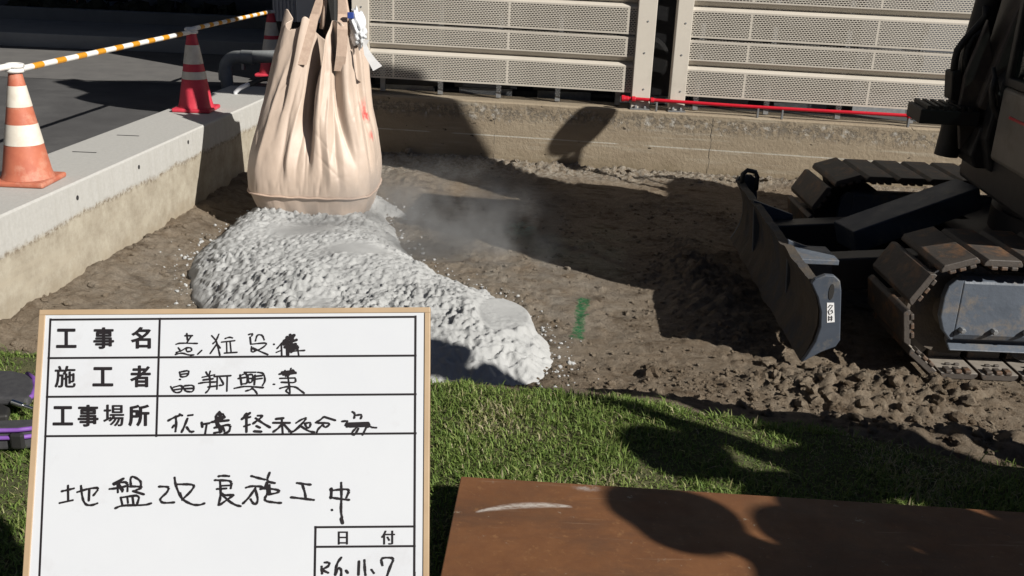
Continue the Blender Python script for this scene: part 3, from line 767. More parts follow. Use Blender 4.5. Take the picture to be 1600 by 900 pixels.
def blob(px, py, z, rx, ry):
    c = at_z(px, py, z); return np.exp(-((XX-c[0])/rx)**2-((YY-c[1])/ry)**2)
smoothm = np.clip(1.3*blob(560, 395, -.45, .30, .22)+1.2*blob(470, 352, -.45, .35, .22)+1.0*blob(790, 482, -.5, .14, .25)+.9*blob(500, 470, -.45, .12, .16)+1.0*blob(800, 560, -.55, .1, .1)*0, 0, 1)
lump = (1-smoothm)*sstep(-.02, .10, D)
WX = XX+.05*fbm(XX, YY, .11, 3, 2); WY = YY+.05*fbm(XX, YY, .11, 3, 5); m2 = sstep(-.2, .25, fbm(XX, YY, .28, 3, 0))
b1 = np.abs(fbm(WX, WY, .17, 3, 1)); b2 = np.abs(fbm(WX, WY, .075, 3, 4))*(.5+m2); b3 = np.abs(fbm(WX, WY, .03, 2, 6))*(1.5-m2)
rough_zone = .12+1.1*sstep(-.22, .38, fbm(XX, YY, .42, 3, 7)) 
right = sstep(-.25, .05, XX)
amp = (1-.30*right)*lump
ZP = prof + amp*rough_zone*(.040*(.45-b1) + .032*(.42-b2) + .022*(.4-b3)) + amp*(.010*fbm(XX, YY, .035, 2, 5)+.012*fbm(XX, YY, .022, 1, 3)) + .015*fbm(XX, YY, .3, 3, 6)*lump
# scooped pan near the right end with a raised rim
c = at_z(788, 484, -.48); q = np.sqrt(((XX-c[0])/.16)**2+((YY-c[1])/.30)**2)
ZP = ZP*(1-.75*sstep(1.15, .9, q)) + (.165)*.75*sstep(1.15, .9, q) + .03*np.exp(-((q-1.1)/.09)**2)*(XX > c[0]-.02)
base = -.655-.03*sstep(-.8, -2.4, XX)
soilz = soil_h(XX, YY)
ZF = np.where(D > 0, np.maximum(base+ZP, soilz-.03+ZP*.55), np.minimum(soilz-.02, base+prof))
pile = npmesh('cement_pile', np.stack([XX, YY, ZF], -1).reshape(-1, 3), gridfaces(len(xs), len(ys)), MAT['cement'])
at_ = pile.data.attributes.new('lump', 'FLOAT', 'POINT'); at_.data.foreach_set('value', (lump*(1-.3*right)).astype(np.float32).ravel())
bm = bmesh.new(); bm.from_mesh(pile.data)
kill = [f for f in bm.faces if all((D.ravel()[v.index] < -.05) for v in f.verts)]
bmesh.ops.delete(bm, geom=kill, context='FACES'); bm.to_mesh(pile.data); bm.free()
def ce_fn():
    i = rng.integers(len(OUT)); a_ = OUT[i]; b_ = OUT[(i+1) % len(OUT)]; u_ = rng.random(); c_ = a_*(1-u_)+b_*u_; o_ = rng.normal(0, .09, 2)
    return c_[0]+o_[0], c_[1]+o_[1], .004+.014*rng.random()**3
tag(clods(900, ce_fn, MAT['cement'], 'cement_crumbs', 1), 'small grey cement crumbs scattered round the rim of the powder heap', 'cement crumbs', kind='stuff')
tag(pile, 'heap of lumpy light grey cement powder spilled below the hanging beige bulk bag', 'cement pile')

# ------------------------------------------------------------------ bulk bag
BX, BYC = -1.60, 7.75
def bag():
    t = thing('bulk_bag', 'big beige satin bulk bag hanging in folds above the grey cement heap', 'bulk bag', (BX, BYC, -.5))
    NT, NZ = 420, 170
    th = np.linspace(0, 2*np.pi, NT, endpoint=False); tt = np.linspace(0, 1, NZ)
    TH, TT = np.meshgrid(th, tt, indexing='ij')
    z0, z1 = -.355, .93
    hw = np.polyval(np.polyfit([0, .08, .2, .35, .55, .78, 1.0], [.492, .496, .487, .460, .415, .365, .31], 4), TT)
    hd = hw*.93
    nexp = 4.0-1.7*sstep(0, .8, TT)
    ct, st = np.cos(TH), np.sin(TH)
    rad = 1/((np.abs(ct)/hw)**nexp+(np.abs(st)/hd)**nexp)**(1/nexp)
    def ang(a): return (a+np.pi) % (2*np.pi)-np.pi
    dr = np.zeros_like(rad)
    # overlapping folds: the cloth right of the crease stands proud, left of it it drops back
    for a0_, A_, wd, ts_, te_, drift in ((-84, .20, .42, .10, .60, -.10), (-50, .12, .17, .12, .65, -.22), (-122, .045, .22, .25, .8, .12), (-150, .08, .25, .3, .8, .15), (-20, .05, .15, .2, .7, -.1), (5, .05, .2, .2, .7, 0), (60, .1, .3, .2, .7, 0), (120, .1, .3, .2, .7, 0), (170, .1, .3, .2, .7, 0)):
        c = R(a0_) + drift*(TT-.45) + .035*np.sin(TT*8+a0_)*(1-TT)
        q = ang(c-TH); k = sstep(ts_, te_, TT)
        dr = dr - A_*k*sstep(-.03, .05, q)*np.exp(-np.clip(q, 0, 9)/wd) + .25*A_*k*np.exp(-((q+.10)/.10)**2)
    cusp = lambda q, wd: np.exp(-np.sqrt((q/wd)**2+.05)+.22)
    for a0_, wd, dp, ts_, drift in ((-68, .05, .020, .0, .05), (-75, .035, -.016, .02, .02), (-60, .04, -.018, .0, -.12), (-105, .06, .024, .05, .10), (-113, .05, -.018, .05, .14), (-133, .05, .02, .1, .15), (-97, .04, -.012, .02, -.03), (-36, .05, .02, 0, .02), (-28, .04, -.02, .05, .0)):
        c = R(a0_) + drift*(TT-.3) + .03*np.sin(TT*9+a0_); k = sstep(ts_, ts_+.2, TT)*sstep(1.1, .5, TT)
        dr = dr + dp*k*cusp(ang(TH-c), wd)
    rs = np.random.default_rng(3)
    for i in range(64):
        c = rs.uniform(-np.pi, np.pi) + rs.normal(0, .22)*(TT-.3) + .03*np.sin(TT*rs.uniform(4, 11)+i); wd = rs.uniform(.012, .045); ts_ = rs.uniform(-.2, .6); te = ts_+rs.uniform(.25, .7)
        k = sstep(ts_, ts_+.2, TT)*sstep(te, te-.25, TT)
        dr = dr + rs.choice([-1, 1])*rs.uniform(.002, .009)*k*cusp(ang(TH-c), wd)
    for i in range(80):      # gathers above the seam
        c = rs.uniform(-np.pi, np.pi)+rs.normal(0, .15)*TT; wd = rs.uniform(.005, .016)
        dr = dr - rs.uniform(.003, .008)*sstep(.2*rs.uniform(.4, 1.3), 0, TT)*cusp(ang(TH-c), wd)
    for i in range(26):      # slack cross wrinkles
        t0_ = rs.uniform(.1, .8); c0_ = rs.uniform(-np.pi, np.pi); sl_ = rs.normal(0, .35)
        q = (TT-t0_-sl_*ang(TH-c0_)); dr = dr + rs.choice([-1, 1])*rs.uniform(.002, .006)*np.exp(-np.sqrt((q/.012)**2+.05)+.22)*np.exp(-(ang(TH-c0_)/rs.uniform(.08, .25))**2)
    rad = rad + dr*sstep(-.01, .07, TT) + .006*fbm(TH*3, TT*3, .5, 3, 2)
    # rim: four corners lifted by the loops, sagging mouth between them
    lift = .12*np.exp(-(ang(TH-R(-112))/.22)**2) + .10*np.exp(-(ang(TH-R(-58))/.2)**2) - .30*np.exp(-(ang(TH-R(-86))/.13)**2) + .16*np.exp(-(ang(TH-R(-158))/.25)**2) - .10*np.exp(-(ang(TH-R(-20))/.3)**2) - .1*np.exp(-(ang(TH-R(90))/.4)**2)
    Z = z0 + (z1-.10-z0)*TT + lift*np.clip((TT-.35)/.65, 0, 1)**1.6
    cx = BX + np.interp(TT, [0, .5, 1], [0, .015, .07]); 
    X = cx + rad*ct; Y = BYC + rad*st + .05*TT
    V = np.stack([X, Y, Z], -1)
    # v index = i*NZ+j
    fc = []
    i, j = np.meshgrid(np.arange(NT), np.arange(NZ-1), indexing='ij')
    a = (i*NZ+j).ravel(); b_ = (((i+1) % NT)*NZ+j).ravel()
    Fc = np.stack([a, b_, b_+1, a+1], 1)
    off = np.array([BX, BYC, -.5])
    o = npmesh('bag_body', V.reshape(-1, 3)-off, Fc, MAT['bag'], t)
    s_ = o.modifiers.new('thick', 'SOLIDIFY'); s_.thickness = .004; s_.offset = -1
    # bulging bottom
    NB = 26; u = np.linspace(0, 1, NB); TH2, UU = np.meshgrid(th, u, indexing='ij')
    r0 = rad[:, 0][:, None]; drop = .235*(1+.15*np.cos(TH2-R(-78)))
    Rb = r0*(1-.20*UU-.80*UU**6)*.985*(1+.012*np.sin(TH2*17)*np.sin(UU*3)) ; Zb = z0 - .006 - drop*(1-(1-UU)**1.35)*(1+.05*fbm(TH2*2, UU*3, .6, 2, 3))
    Vb = np.stack([BX+Rb*np.cos(TH2)+.03*UU, BYC+Rb*np.sin(TH2), Zb], -1)
    i, j = np.meshgrid(np.arange(NT), np.arange(NB-1), indexing='ij'); a = (i*NB+j).ravel(); b_ = (((i+1) % NT)*NB+j).ravel()
    npmesh('bag_bottom', Vb.reshape(-1, 3)-off, np.stack([a, a+1, b_+1, b_], 1), MAT['bag'], t)
    # piping seam
    ring = [tuple(np.array([X[k, 0], Y[k, 0], z0-.004+.002*math.sin(k*.31)])+.004*np.array([ct[k, 0], st[k, 0], 0])) for k in range(0, NT, 3)]
    MB().tube(ring+[ring[0]], .0085, 8, caps=False).build('seam_piping', MAT['strap'], t, smooth=True)
    # sewn on lifting loops
    def strap(front_px, wpx, loop_px, Yf, Yt, name='lifting_strap'):
        pts = []
        L = [np.array(at_y(p[0], p[1], Yf)) for p in front_px]
        # hug the bag surface: find y on the body for the sewn part
        ctr = []
        for p, q in zip(front_px, L):
            zz = q[2]
            best = None
            # search along the pixel ray for the first surface sample
            d = ray(*p); vec = V.reshape(-1, 3)-CAM; tl = vec@d; dist = np.linalg.norm(vec-tl[:, None]*d, axis=1)
            ok = dist < .012
            if ok.any():
                tmin = tl[ok].min(); best = CAM+d*(tmin-.012)
            ctr.append(best if best is not None else (ctr[-1]+(q-CAM)*0 if False else q))
        end = [np.array(at_y(p[0], p[1], Yt)) for p in loop_px]
        allp = ctr+end
        ws = list(wpx)
        v, f = [], []
        for p, wd in zip(allp, ws):
            for sgn in (-1, 1):
                v.append(tuple(p+np.array([sgn*wd*.5*.0051, -.004, 0])))
            for sgn in (1, -1):
                v.append(tuple(p+np.array([sgn*wd*.5*.0051, .003, 0])))
        n_ = len(allp)
        for i in range(n_-1):
            for k in range(4): f.append((i*4+k, i*4+(k+1) % 4, (i+1)*4+(k+1) % 4, (i+1)*4+k))
        f += [(0, 1, 2, 3), tuple((n_-1)*4+k for k in (3, 2, 1, 0))]
        mb = MB(); mb.add(v, f); mb.build(name, MAT['strap'], t)
    strap([(471, 101), (477, 80), (483, 58), (487, 42)], [15, 15, 15, 15, 12, 8, 7], [(492, 22), (499, -4), (506, -70)], 7.4, 7.62)
    strap([(530, 111), (533, 88), (535, 66), (535, 46)], [15, 15, 15, 15, 13, 9, 7], [(535, 22), (533, -4), (524, -70)], 7.4, 7.62)
    for pl in ([(488, 45), (499, 18), (504, -4), (508, -70)], [(503, 45), (507, 18), (509, -4), (511, -70)], [(543, 48), (541, 20), (538, -4), (527, -70)], [(547, 58), (543, 22), (539, -4), (528, -70)]):
        v = [at_y(p[0], p[1], 7.72) for p in pl]
        mb = MB(); mb.tube(v, [.022, .018, .016, .014], 6); mb.build('lifting_strap', MAT['strap'], t, smooth=True)
    # inner liner, label pouch and tie tape at the right rim
    c = at_y(556, 40, 7.60); mb = MB()
    pts = []
    bm = bmesh.new(); bmesh.ops.create_icosphere(bm, subdivisions=4, radius=1)
    for v in bm.verts:
        n_ = v.co.copy(); k = 1+.30*math.sin(n_.x*9+n_.z*7)*math.sin(n_.y*8-n_.z*5)
        v.co = Vector((c[0]+.055*n_.x*k+.03*(1-n_.z)*.5, c[1]+.05*n_.y*k, c[2]-.02+.13*n_.z*k))-Vector(t['_w'])
    me = bpy.data.meshes.new('liner'); bm.to_mesh(me); bm.free(); link('liner_film', me, MAT['clear'], t, smooth=True)
    c = at_y(548, 24, 7.55); MB().box((c[0]-.022, 7.53, c[2]-.022), (c[0]+.022, 7.56, c[2]+.022)).build('blue_tag', MAT['bluecap'], t, bevel=.003)
    tp = [(572, 62), (570, 72), (574, 84), (582, 96), (590, 107)]
    wds = [10, 7, 11, 13, 17]
    v, f = [], []
    for i, (p, wd) in enumerate(zip(tp, wds)):
        dx, dy = (wd*.5*.82, -wd*.5*.45) if i else (wd*.5, 0)
        for sg in (-1, 1): v.append(tuple(at_y(p[0]+sg*dx, p[1]+sg*dy, 7.50+.01*math.sin(i*2))))
    v2 = [(a[0], a[1]+.004, a[2]) for a in v]; n_ = len(v)
    f = [(2*i, 2*i+1, 2*i+3, 2*i+2) for i in range(4)] + [(n_+2*i, n_+2*i+2, n_+2*i+3, n_+2*i+1) for i in range(4)] + [(2*i, 2*i+2, n_+2*i+2, n_+2*i) for i in range(4)] + [(2*i+1, n_+2*i+1, n_+2*i+3, 2*i+3) for i in range(4)]
    mb = MB(); mb.add(v+v2, f); mb.build('tie_tape', MAT['white_cloth'], t)
    return t
bag()

# ------------------------------------------------------------------ excavator
def excavator():
    EX = thing('excavator', 'dark muddy crawler excavator with raised dozer blade at the right edge of the pit', 'excavator', (3.6, 6.25, -.62))
    YN0, YN1 = 5.0, 5.60; YF0, YF1 = 6.92, 7.50
    zb, zt = -.625, .07; zc = (zb+zt)/2; Rr = (zt-zb)/2-.035
    xa, xb = 2.46, 5.15
    per = 2*(xb-xa)+2*math.pi*Rr; nsh = int(per/.222); pitch = per/nsh
    def loop(s):
        s = s % per; L = xb-xa
        if s < L: return Vector((xa+s, 0, zc+Rr)), 0.0
        s -= L
        if s < math.pi*Rr:
            a = s/Rr; return Vector((xb+Rr*math.sin(a), 0, zc+Rr*math.cos(a))), -a
        s -= math.pi*Rr
        if s < L: return Vector((xb-s, 0, zc-Rr)), -math.pi
        s -= L; a = s/Rr
        return Vector((xa-Rr*math.sin(a), 0, zc-Rr*math.cos(a))), -math.pi-a
    # one shoe: local x along the track, y across, z outwards
    wdt = YN1-YN0
    me = bpy.data.meshes.new('track_shoe'); mb = MB()
    h = pitch*.46
    mb.prism([(-h, -.004), (h, -.004), (h, .012), (h*.86, .034), (-h*.80, .034), (-h, .012)], 'y', 0, wdt)
    for dx in (-.62, -.1, .42):       # cast lugs under the near edge
        mb.box((dx*h, -.006, -.022), (dx*h+.035, .055, -.002)); mb.box((dx*h, wdt-.055, -.022), (dx*h+.035, wdt+.006, -.002))
    nb_ = len(mb.f)
    for yy in (.10, .5):
        for dx in (-.4, .1): mb.box((dx*h, yy, -.018), (dx*h+.03, yy+.018, -.0045))
    mb.box((-h*.9, .22, -.06), (h*.9, .38, -.0045))
    me.from_pydata(mb.v, [], mb.f); bm = bmesh.new(); bm.from_mesh(me); bmesh.ops.recalc_face_normals(bm, faces=bm.faces)
    for f in bm.faces:
        if f.normal.z < -.9 and f.calc_center_median().z > -.01: f.material_index = 1
    bm.to_mesh(me); bm.free(); me.materials.append(MAT['shoe']); me.materials.append(MAT['shoe_in'])
    for y0, y1, nm in ((YN0, YN1, 'near'), (YF0, YF1, 'far')):
        yc = (y0+y1)/2
        mb = MB()
        mb.prism([(xa-.02, zc-.16), (xb, zc-.16), (xb, zc+.15), (xa+.2, zc+.15)], 'y', y0+.16, y1-.16)
        tr = mb.build('crawler_track', MAT['mud'], EX, bevel=.01)
        for i in range(nsh):
            p, a = loop((i+.55)*pitch)
            o = bpy.data.objects.new('track_shoe', me); COL.objects.link(o); o.parent = tr
            # chord position keeps flat plates on the arc
            o.matrix_local = Matrix.Translation(Vector((p.x, y0, p.z))-Vector(EX['_w'])) @ Matrix.Rotation(-a, 4, 'Y')
            b_ = o.modifiers.new('b', 'BEVEL'); b_.width = .005; b_.segments = 2; b_.limit_method = 'ANGLE'
        for cx, rw in ((xa, Rr-.045), (xb, Rr-.05)):
            mb = MB(); mb.lathe([(.06, -.14), (.10, -.14), (.12, -.11), (rw*.8, -.10), (rw, -.12), (rw, .12), (rw*.8, .1), (.12, .11), (.06, .14)], (cx, yc, zc), 36, 'y'); mb.build('idler_wheel', MAT['mud'], tr, smooth='auto')
        for k in range(5):
            cx = xa+.45+k*.45
            mb = MB(); mb.lathe([(.10, -.13), (.11, -.08), (.11, .08), (.10, .13)], (cx, yc, zb+.15), 24, 'y'); mb.build('roller', MAT['mud'], tr, smooth='auto')
        # side guard plate with rolled lower lip
        yg = y0+.085
        prof = [(yg+.06, zc+.205), (yg+.008, zc+.195), (yg, zc+.18), (yg, zc-.115), (yg+.02, zc-.15), (yg+.075, zc-.165), (yg+.075, zc-.18), (yg+.015, zc-.215), (yg+.03, zc-.225), (yg+.11, zc-.185), (yg+.11, zc+.205)]
        pxl = 2.345
        mb = MB()
        n_ = len(prof); xsn = [pxl-.0, pxl+.04, 5.0]
        mb.prism([(pxl+.05, zc+.20), (pxl+.012, zc+.16), (pxl, zc+.10), (pxl, zc-.02), (pxl+.03, zc-.10), (pxl+.075, zc-.15), (pxl+.09, zc-.15), (pxl+.09, zc+.20)], 'y', yg+.001, yg+.05)
        mb.prism(prof, 'x', pxl+.0905, 5.05)
        mb.build('guard_plate', MAT['plate_blue'], tr, bevel=.006)
        for k in range(15):
            cx = 2.47+k*.175
            mb = MB(); mb.lathe([(.017, 0), (.017, -.028), (.012, -.034)], (cx, yg, zc-.085), 6, 'y'); mb.build('guard_bolt', MAT['galv'], tr)
    # ---- dozer blade
    def xz(px, py, Y=5.0):
        p = at_y(px, py, Y); return (p[0], p[2])
    ear = [xz(1268,443), xz(1274,436), xz(1290,430), xz(1304,431), xz(1313,439), xz(1315,455), xz(1313,532), xz(1306,542), xz(1284,550), xz(1252,567), xz(1262,554), xz(1274,535), xz(1282,512), xz(1283,488), xz(1278,465)]
    mb = MB(); mb.prism(ear, 'y', 5.0, 5.035); bl = mb.build('dozer_blade', MAT['navy'], EX, bevel=.006)
    # moldboard
    cur = [(1252,567),(1262,554),(1274,535),(1282,512),(1283,488),(1278,465),(1268,443)]
    front = [xz(*q) for q in cur]; back = [(x+.035, z) for x, z in front[::-1]]
    back[0] = (back[0][0]+.02, back[0][1]); 
    NYS = 70; yy = np.linspace(5.036, 7.37, NYS); n_ = len(front)+len(back); V = []
    for Y in yy:
        for k, (x, z) in enumerate(front+back):
            e = 0
            if k < len(front): e = -.022*max(0, float(fbm(np.array([[Y]]), np.array([[z]]), .16, 4, 2)[0,0])+.12)*(1.3 if k < 4 else .7)
            xo = (Y-5)*.03
            dz = .014*float(fbm(np.array([[Y]]), np.array([[0.3]]), .12, 4, 4)[0,0]) if k in (len(front)-1, len(front)) else 0
            V.append((x+e+xo, Y, z+dz))
    Fc = [(i*n_+k, i*n_+(k+1) % n_, (i+1)*n_+(k+1) % n_, (i+1)*n_+k) for i in range(NYS-1) for k in range(n_)] + [tuple(range(n_)), tuple(range((NYS-1)*n_, NYS*n_))]
    mb = MB(); mb.add(V, Fc); mb.build('moldboard', MAT['mud'], bl, smooth='auto')
    mb = MB(); mb.prism([(x+.07, z) for x, z in ear], 'y', 7.372, 7.405); mb.build('end_plate', MAT['navy'], bl, bevel=.006)
    tx = front[-1][0]+.08
    zt_ = front[-1][1]
    mb = MB(); mb.tube([(tx+.02, 7.30, zt_-.02), (tx+.02, 7.30, zt_+.07), (tx+.05, 7.30, zt_+.10), (tx+.11, 7.30, zt_+.09), (tx+.13, 7.30, zt_+.05), (tx+.13, 7.30, zt_-.05)], .018, 10); mb.build('lifting_eye', MAT['dark'], bl, smooth=True)
    # gussets behind the blade
    for Y in (5.75, 6.7):
        mb = MB(); mb.prism([(tx-.02, zt_+.02), (tx+.26, zt_-.07), (tx+.30, zt_-.38), (tx+.02, zt_-.40)], 'y', Y, Y+.03); mb.build('gusset', MAT['navy'], bl, bevel=.004)
    mb = MB(); mb.box((tx-.0, 5.5, zt_-.05), (tx+.22, 5.78, zt_-.02)); mb.build('gusset', MAT['plate_blue'], bl, bevel=.004)
    # slot and sticker on the near end
    h0 = xz(1299, 456); mb = MB(); s_ = []
    for k in range(14):
        a = k/14*6.2832; s_.append((h0[0]+.014*math.cos(a), h0[1]+.045*math.sin(a)))
    mb.prism(s_, 'y', 4.9975, 5.002); mb.build('slot', MAT['black'], bl)
    st = [xz(1292,473), xz(1303,473), xz(1304,503), xz(1292,504)]
    mb = MB(); mb.prism(st, 'y', 4.9975, 5.001); sk = mb.build('sticker', MAT['white_cloth'], bl)
    mb = MB()
    for pl in ([(1294,480),(1297,476),(1301,477),(1298,481),(1294,486),(1296,491),(1301,488),(1300,484),(1297,486)], [(1294,496),(1301,495)], [(1294,499),(1301,498)], [(1295,493),(1295,501)], [(1299,493),(1299,501)]):
        P = [(xz(*p)[0], 4.9965, xz(*p)[1]) for p in pl]; mb.tube(P, .0022, 5)
    mb.build('marking', MAT['ink'], sk)
    # blade arms and lift cylinder
    for Y in (5.78, 6.55):
        mb = MB(); mb.prism([(tx+.1, -.42), (tx+.1, -.22), (2.9, -.12), (3.1, -.12), (3.1, -.34), (2.9, -.34)], 'y', Y, Y+.16); mb.build('blade_arm', MAT['dark'], EX, bevel=.01)
    a = at_y(1322, 352, 6.35); b_ = at_y(1470, 300, 6.5)
    mb = MB(); d = Vector(b_)-Vector(a); L = d.length; q = d.to_track_quat('X', 'Z').to_matrix().to_4x4(); mb.T = Matrix.Translation(Vector(a)) @ q
    mb.box((-.02, -.13, -.16), (L+.2, .13, 0)); mb.build('cylinder_guard', MAT['navy'], EX, bevel=.008)
    # lower frame
    mb = MB(); mb.box((2.85, 5.55, -.36), (4.9, 6.95, -.12)); mb.build('lower_frame', MAT['dark'], EX, bevel=.02)
    mb = MB(); mb.lathe([(.62, -.12), (.62, .02), (.58, .02), (.58, .14)], (3.75, 6.25, 0), 48); mb.build('swing_bearing', MAT['dark'], EX, smooth='auto')
    # ---- upper structure (local f forward, l towards the near side)
    phi = R(6); cx, cy = 3.88, 6.2
    def U(mb):
        mb.T = Matrix(((-math.cos(phi), -math.sin(phi), 0, cx), (math.sin(phi), -math.cos(phi), 0, cy), (0, 0, 1, 0), (0, 0, 0, 1))); return mb
    def poly_house(z0, z1):
        return [(-1.30,-.75),(-1.12,-1.12),(-.6,-1.25),(.28,-1.25),(.40,-1.15),(.40,-.5),(.9,-.45),(.9,.2),(.9,1.18),(-.6,1.18),(-1.12,1.05),(-1.30,.7)]
    mb = U(MB()); mb.prism(poly_house(0,0), 'z', .14, .42); up = mb.build('house', MAT['dark'], EX, bevel=.03)
    mb = U(MB()); mb.prism([(-1.30,-.75),(-1.12,-1.12),(-.6,-1.25),(-.22,-1.25),(-.22,-.55),(-.35,.1),(-.6,1.15),(-1.12,1.05),(-1.30,.7)], 'z', .422, 1.62); mb.build('engine_hood', MAT['cab'], up, bevel=.06, seg=3)
    mb = U(MB()); mb.prism([(-.218,-1.25),(.26,-1.25),(.36,-1.12),(.36,-.62),(-.218,-.60)], 'z', .422, 1.14); mb.build('tank_cover', MAT['cab'], up, bevel=.05, seg=3)
    mb = U(MB()); mb.prism([(-1.2,-.85),(-1.08,-1.1),(-.7,-1.18),(-.6,-1.0),(-.7,-.7)], 'z', 1.622, 1.9); mb.build('air_cleaner_box', MAT['cab'], up, bevel=.05, seg=3)
    mb = U(MB()); mb.box((-.40, -.58, .422), (.20, .36, 2.05)); mb.build('boom_guard', MAT['dark'], up, bevel=.04)
    # front skirt and cab
    cf0, cf1, cl0, cl1 = -.42, 1.02, .40, 1.36
    mb = U(MB()); mb.box((cf0, cl0, .422), (cf1, cl1, .86)); cabo = mb.build('cab', MAT['cab'], EX, bevel=.03, seg=3)
    pil = lambda f0, l0, f1, l1, z0, z1: (f0, l0, z0, f1, l1, z1)
    for f0, l0 in ((cf1-.06, cl0), (cf1-.06, cl1-.06), (cf0, cl0), (cf0, cl1-.06), (cf0+.66, cl1-.06)):
        mb = U(MB()); mb.box((f0, l0, .861), (f0+.06, l0+.06, 2.2)); mb.build('pillar', MAT['black'], cabo, bevel=.01)
    mb = U(MB()); mb.box((cf0-.03, cl0-.02, 2.202), (cf1+.04, cl1+.03, 2.30)); mb.build('roof', MAT['cab'], cabo, bevel=.04, seg=3)
    for a_, b2 in (((cf1-.035, cl0+.062, .9), (cf1-.029, cl1-.062, 2.195)), ((cf0+.062, cl1-.035, .9), (cf0+.655, cl1-.029, 2.195)), ((cf0+.725, cl1-.035, .9), (cf1-.065, cl1-.029, 2.195)), ((cf0+.062, cl0+.025, .9), (cf1-.065, cl0+.031, 2.195)), ((cf0+.03, cl0+.065, .9), (cf0+.036, cl1-.065, 2.195))):
        mb = U(MB()); mb.box(a_, b2); mb.build('window', MAT['glass'], cabo)
    for z in (.865, 2.15):
        mb = U(MB()); mb.box((cf1-.05, cl0+.06, z), (cf1+.004, cl1-.06, z+.05)); mb.build('window_frame', MAT['black'], cabo, bevel=.008)
    mb = U(MB()); mb.box((cf0+.0, cl0+.062, .862), (cf0+.028, cl1-.062, 1.62)); mb.build('rear_shade_panel', MAT['cab'], cabo)  # solid rear added so sun does not pass through the cab
    mb = U(MB()); mb.box((-.1, .45, .5), (.3, .95, .98)); mb.box((-.22, .45, .95), (-.1, .95, 1.55)); mb.build('seat', MAT['black'], cabo, bevel=.04, seg=3)
    mb = U(MB()); mb.box((cf1+.0, cl0+.20, .70), (cf1+.006, cl0+.55, .715)); mb.build('red_stripe', MAT['redpipe'], cabo)
    # swing post and boom foot in front of the house
    mb = U(MB()); mb.prism([(.80,.28),(.80,1.02),(.95,.86),(.98,.5),(.92,.30)], 'y', -.38, .17); sp = mb.build('swing_post', MAT['black'], EX, bevel=.02)
    mb = U(MB()); mb.prism([(.84,.30),(.98,.30),(1.02,.38),(.99,.56),(.84,.6)], 'y', -.30, .08); mb.build('swing_bracket', MAT['black'], sp, bevel=.015)
    mb = U(MB()); mb.box((1.0, -.26, .56), (1.36, .06, .65)); mb.build('foot_step', MAT['black'], sp, bevel=.006)
    mb = U(MB())
    for k in range(6): mb.box((1.05+k*.05, -.26, .651), (1.075+k*.05, .06, .675))
    mb.build('step_tread', MAT['black'], sp)
    # boom: polyline in local f,z, width in l
    bl_ = -.20
    path = [(.86, .62), (.62, 1.35), (.22, 2.25), (.05, 3.05), (.42, 3.70), (1.5, 3.92), (2.7, 3.86), (3.75, 3.60)]
    thk = [.17, .26, .36, .42, .38, .27, .2, .14]
    mb = U(MB()); v, f = [], []
    for i, ((px, pz), th_) in enumerate(zip(path, thk)):
        a = Vector(path[max(i-1, 0)]); b2 = Vector(path[min(i+1, len(path)-1)]); d = (b2-a).normalized(); nrm = Vector((-d.y, d.x))
        for s_, l_ in ((1, -.26), (1, .24), (-1, .24), (-1, -.26)):
            v.append((px+nrm.x*th_*s_, bl_+l_, pz+nrm.y*th_*s_))
    for i in range(len(path)-1):
        for k in range(4): f.append((i*4+k, i*4+(k+1) % 4, (i+1)*4+(k+1) % 4, (i+1)*4+k))
    f += [(0,1,2,3), tuple(len(path)*4-4+k for k in (3,2,1,0))]
    mb.add(v, f); bo = mb.build('boom', MAT['brownsteel'], EX, bevel=.02)
    mb = U(MB()); mb.tube([(1.08, bl_, .32), (1.02, bl_, 1.1), (.98, bl_, 1.5)], .075, 16); mb.tube([(.98, bl_, 1.5), (.78, bl_, 2.75)], .04, 12); mb.build('boom_cylinder', MAT['black'], bo, smooth='auto')
    # side plate beside the boom foot
    pp = [(1545,30),(1552,95),(1540,150),(1525,200),(1500,235),(1498,175),(1508,120)]
    mb = MB(); mb.prism([xz(*p, Y=6.33) for p in pp], 'y', 6.33, 6.37); mb.build('foot_plate', MAT['brownsteel'], bo, bevel=.008)
    # hydraulic hoses looping by the foot
    for pl, r_ in (([(1541,10),(1540,25),(1528,40),(1508,62),(1496,78),(1492,95),(1490,115)], .022), ([(1545,38),(1536,48),(1520,58),(1512,75),(1508,95),(1508,125)], .024)):
        mb = MB(); mb.tube([tuple(at_y(p[0], p[1], 6.42)) for p in pl], r_, 10); mb.build('hydraulic_hose', MAT['black'], bo, smooth=True)
    for pl, r_ in (([(1556,120),(1550,140),(1551,165),(1562,185),(1600,200)], .018), ([(1552,105),(1560,150),(1556,170),(1575,190),(1605,215)], .012)):
        mb = MB(); mb.tube([tuple(at_y(p[0], p[1], 5.95)) for p in pl], r_, 10); mb.build('hydraulic_hose', MAT['black'], bo, smooth=True)
    pp = [(1486,112),(1500,108),(1506,160),(1484,155)]
    mb = MB(); mb.prism([xz(*p, Y=6.4) for p in pp], 'y', 6.38, 6.5); mb.build('hose_clamp', MAT['black'], bo, bevel=.008)
    # arm, bucket and hook down to the bag
    top = U(MB()).T @ Vector((3.75, bl_, 3.60)); tip = Vector((BX+.12, BYC+.05, 1.75))
    mb = MB(); d = tip-top; L = d.length; q = d.to_track_quat('X', 'Z').to_matrix().to_4x4(); mb.T = Matrix.Translation(top) @ q
    mb.prism([(-.55,.10),(-.5,.22),(0,.26),(.5,.18),(L,.10),(L,-.08),(.2,-.14),(-.3,-.05)], 'y', -.13, .13); arm = mb.build('arm', MAT['brownsteel'], EX, bevel=.02)
    mb = MB(); mb.T = Matrix.Translation(tip)
    bk = [(.02,-.08)]+[(.38+.36*math.cos(a), -.02+.36*math.sin(a)) for a in np.linspace(R(200), R(20), 14)]+[(.70,.18)]
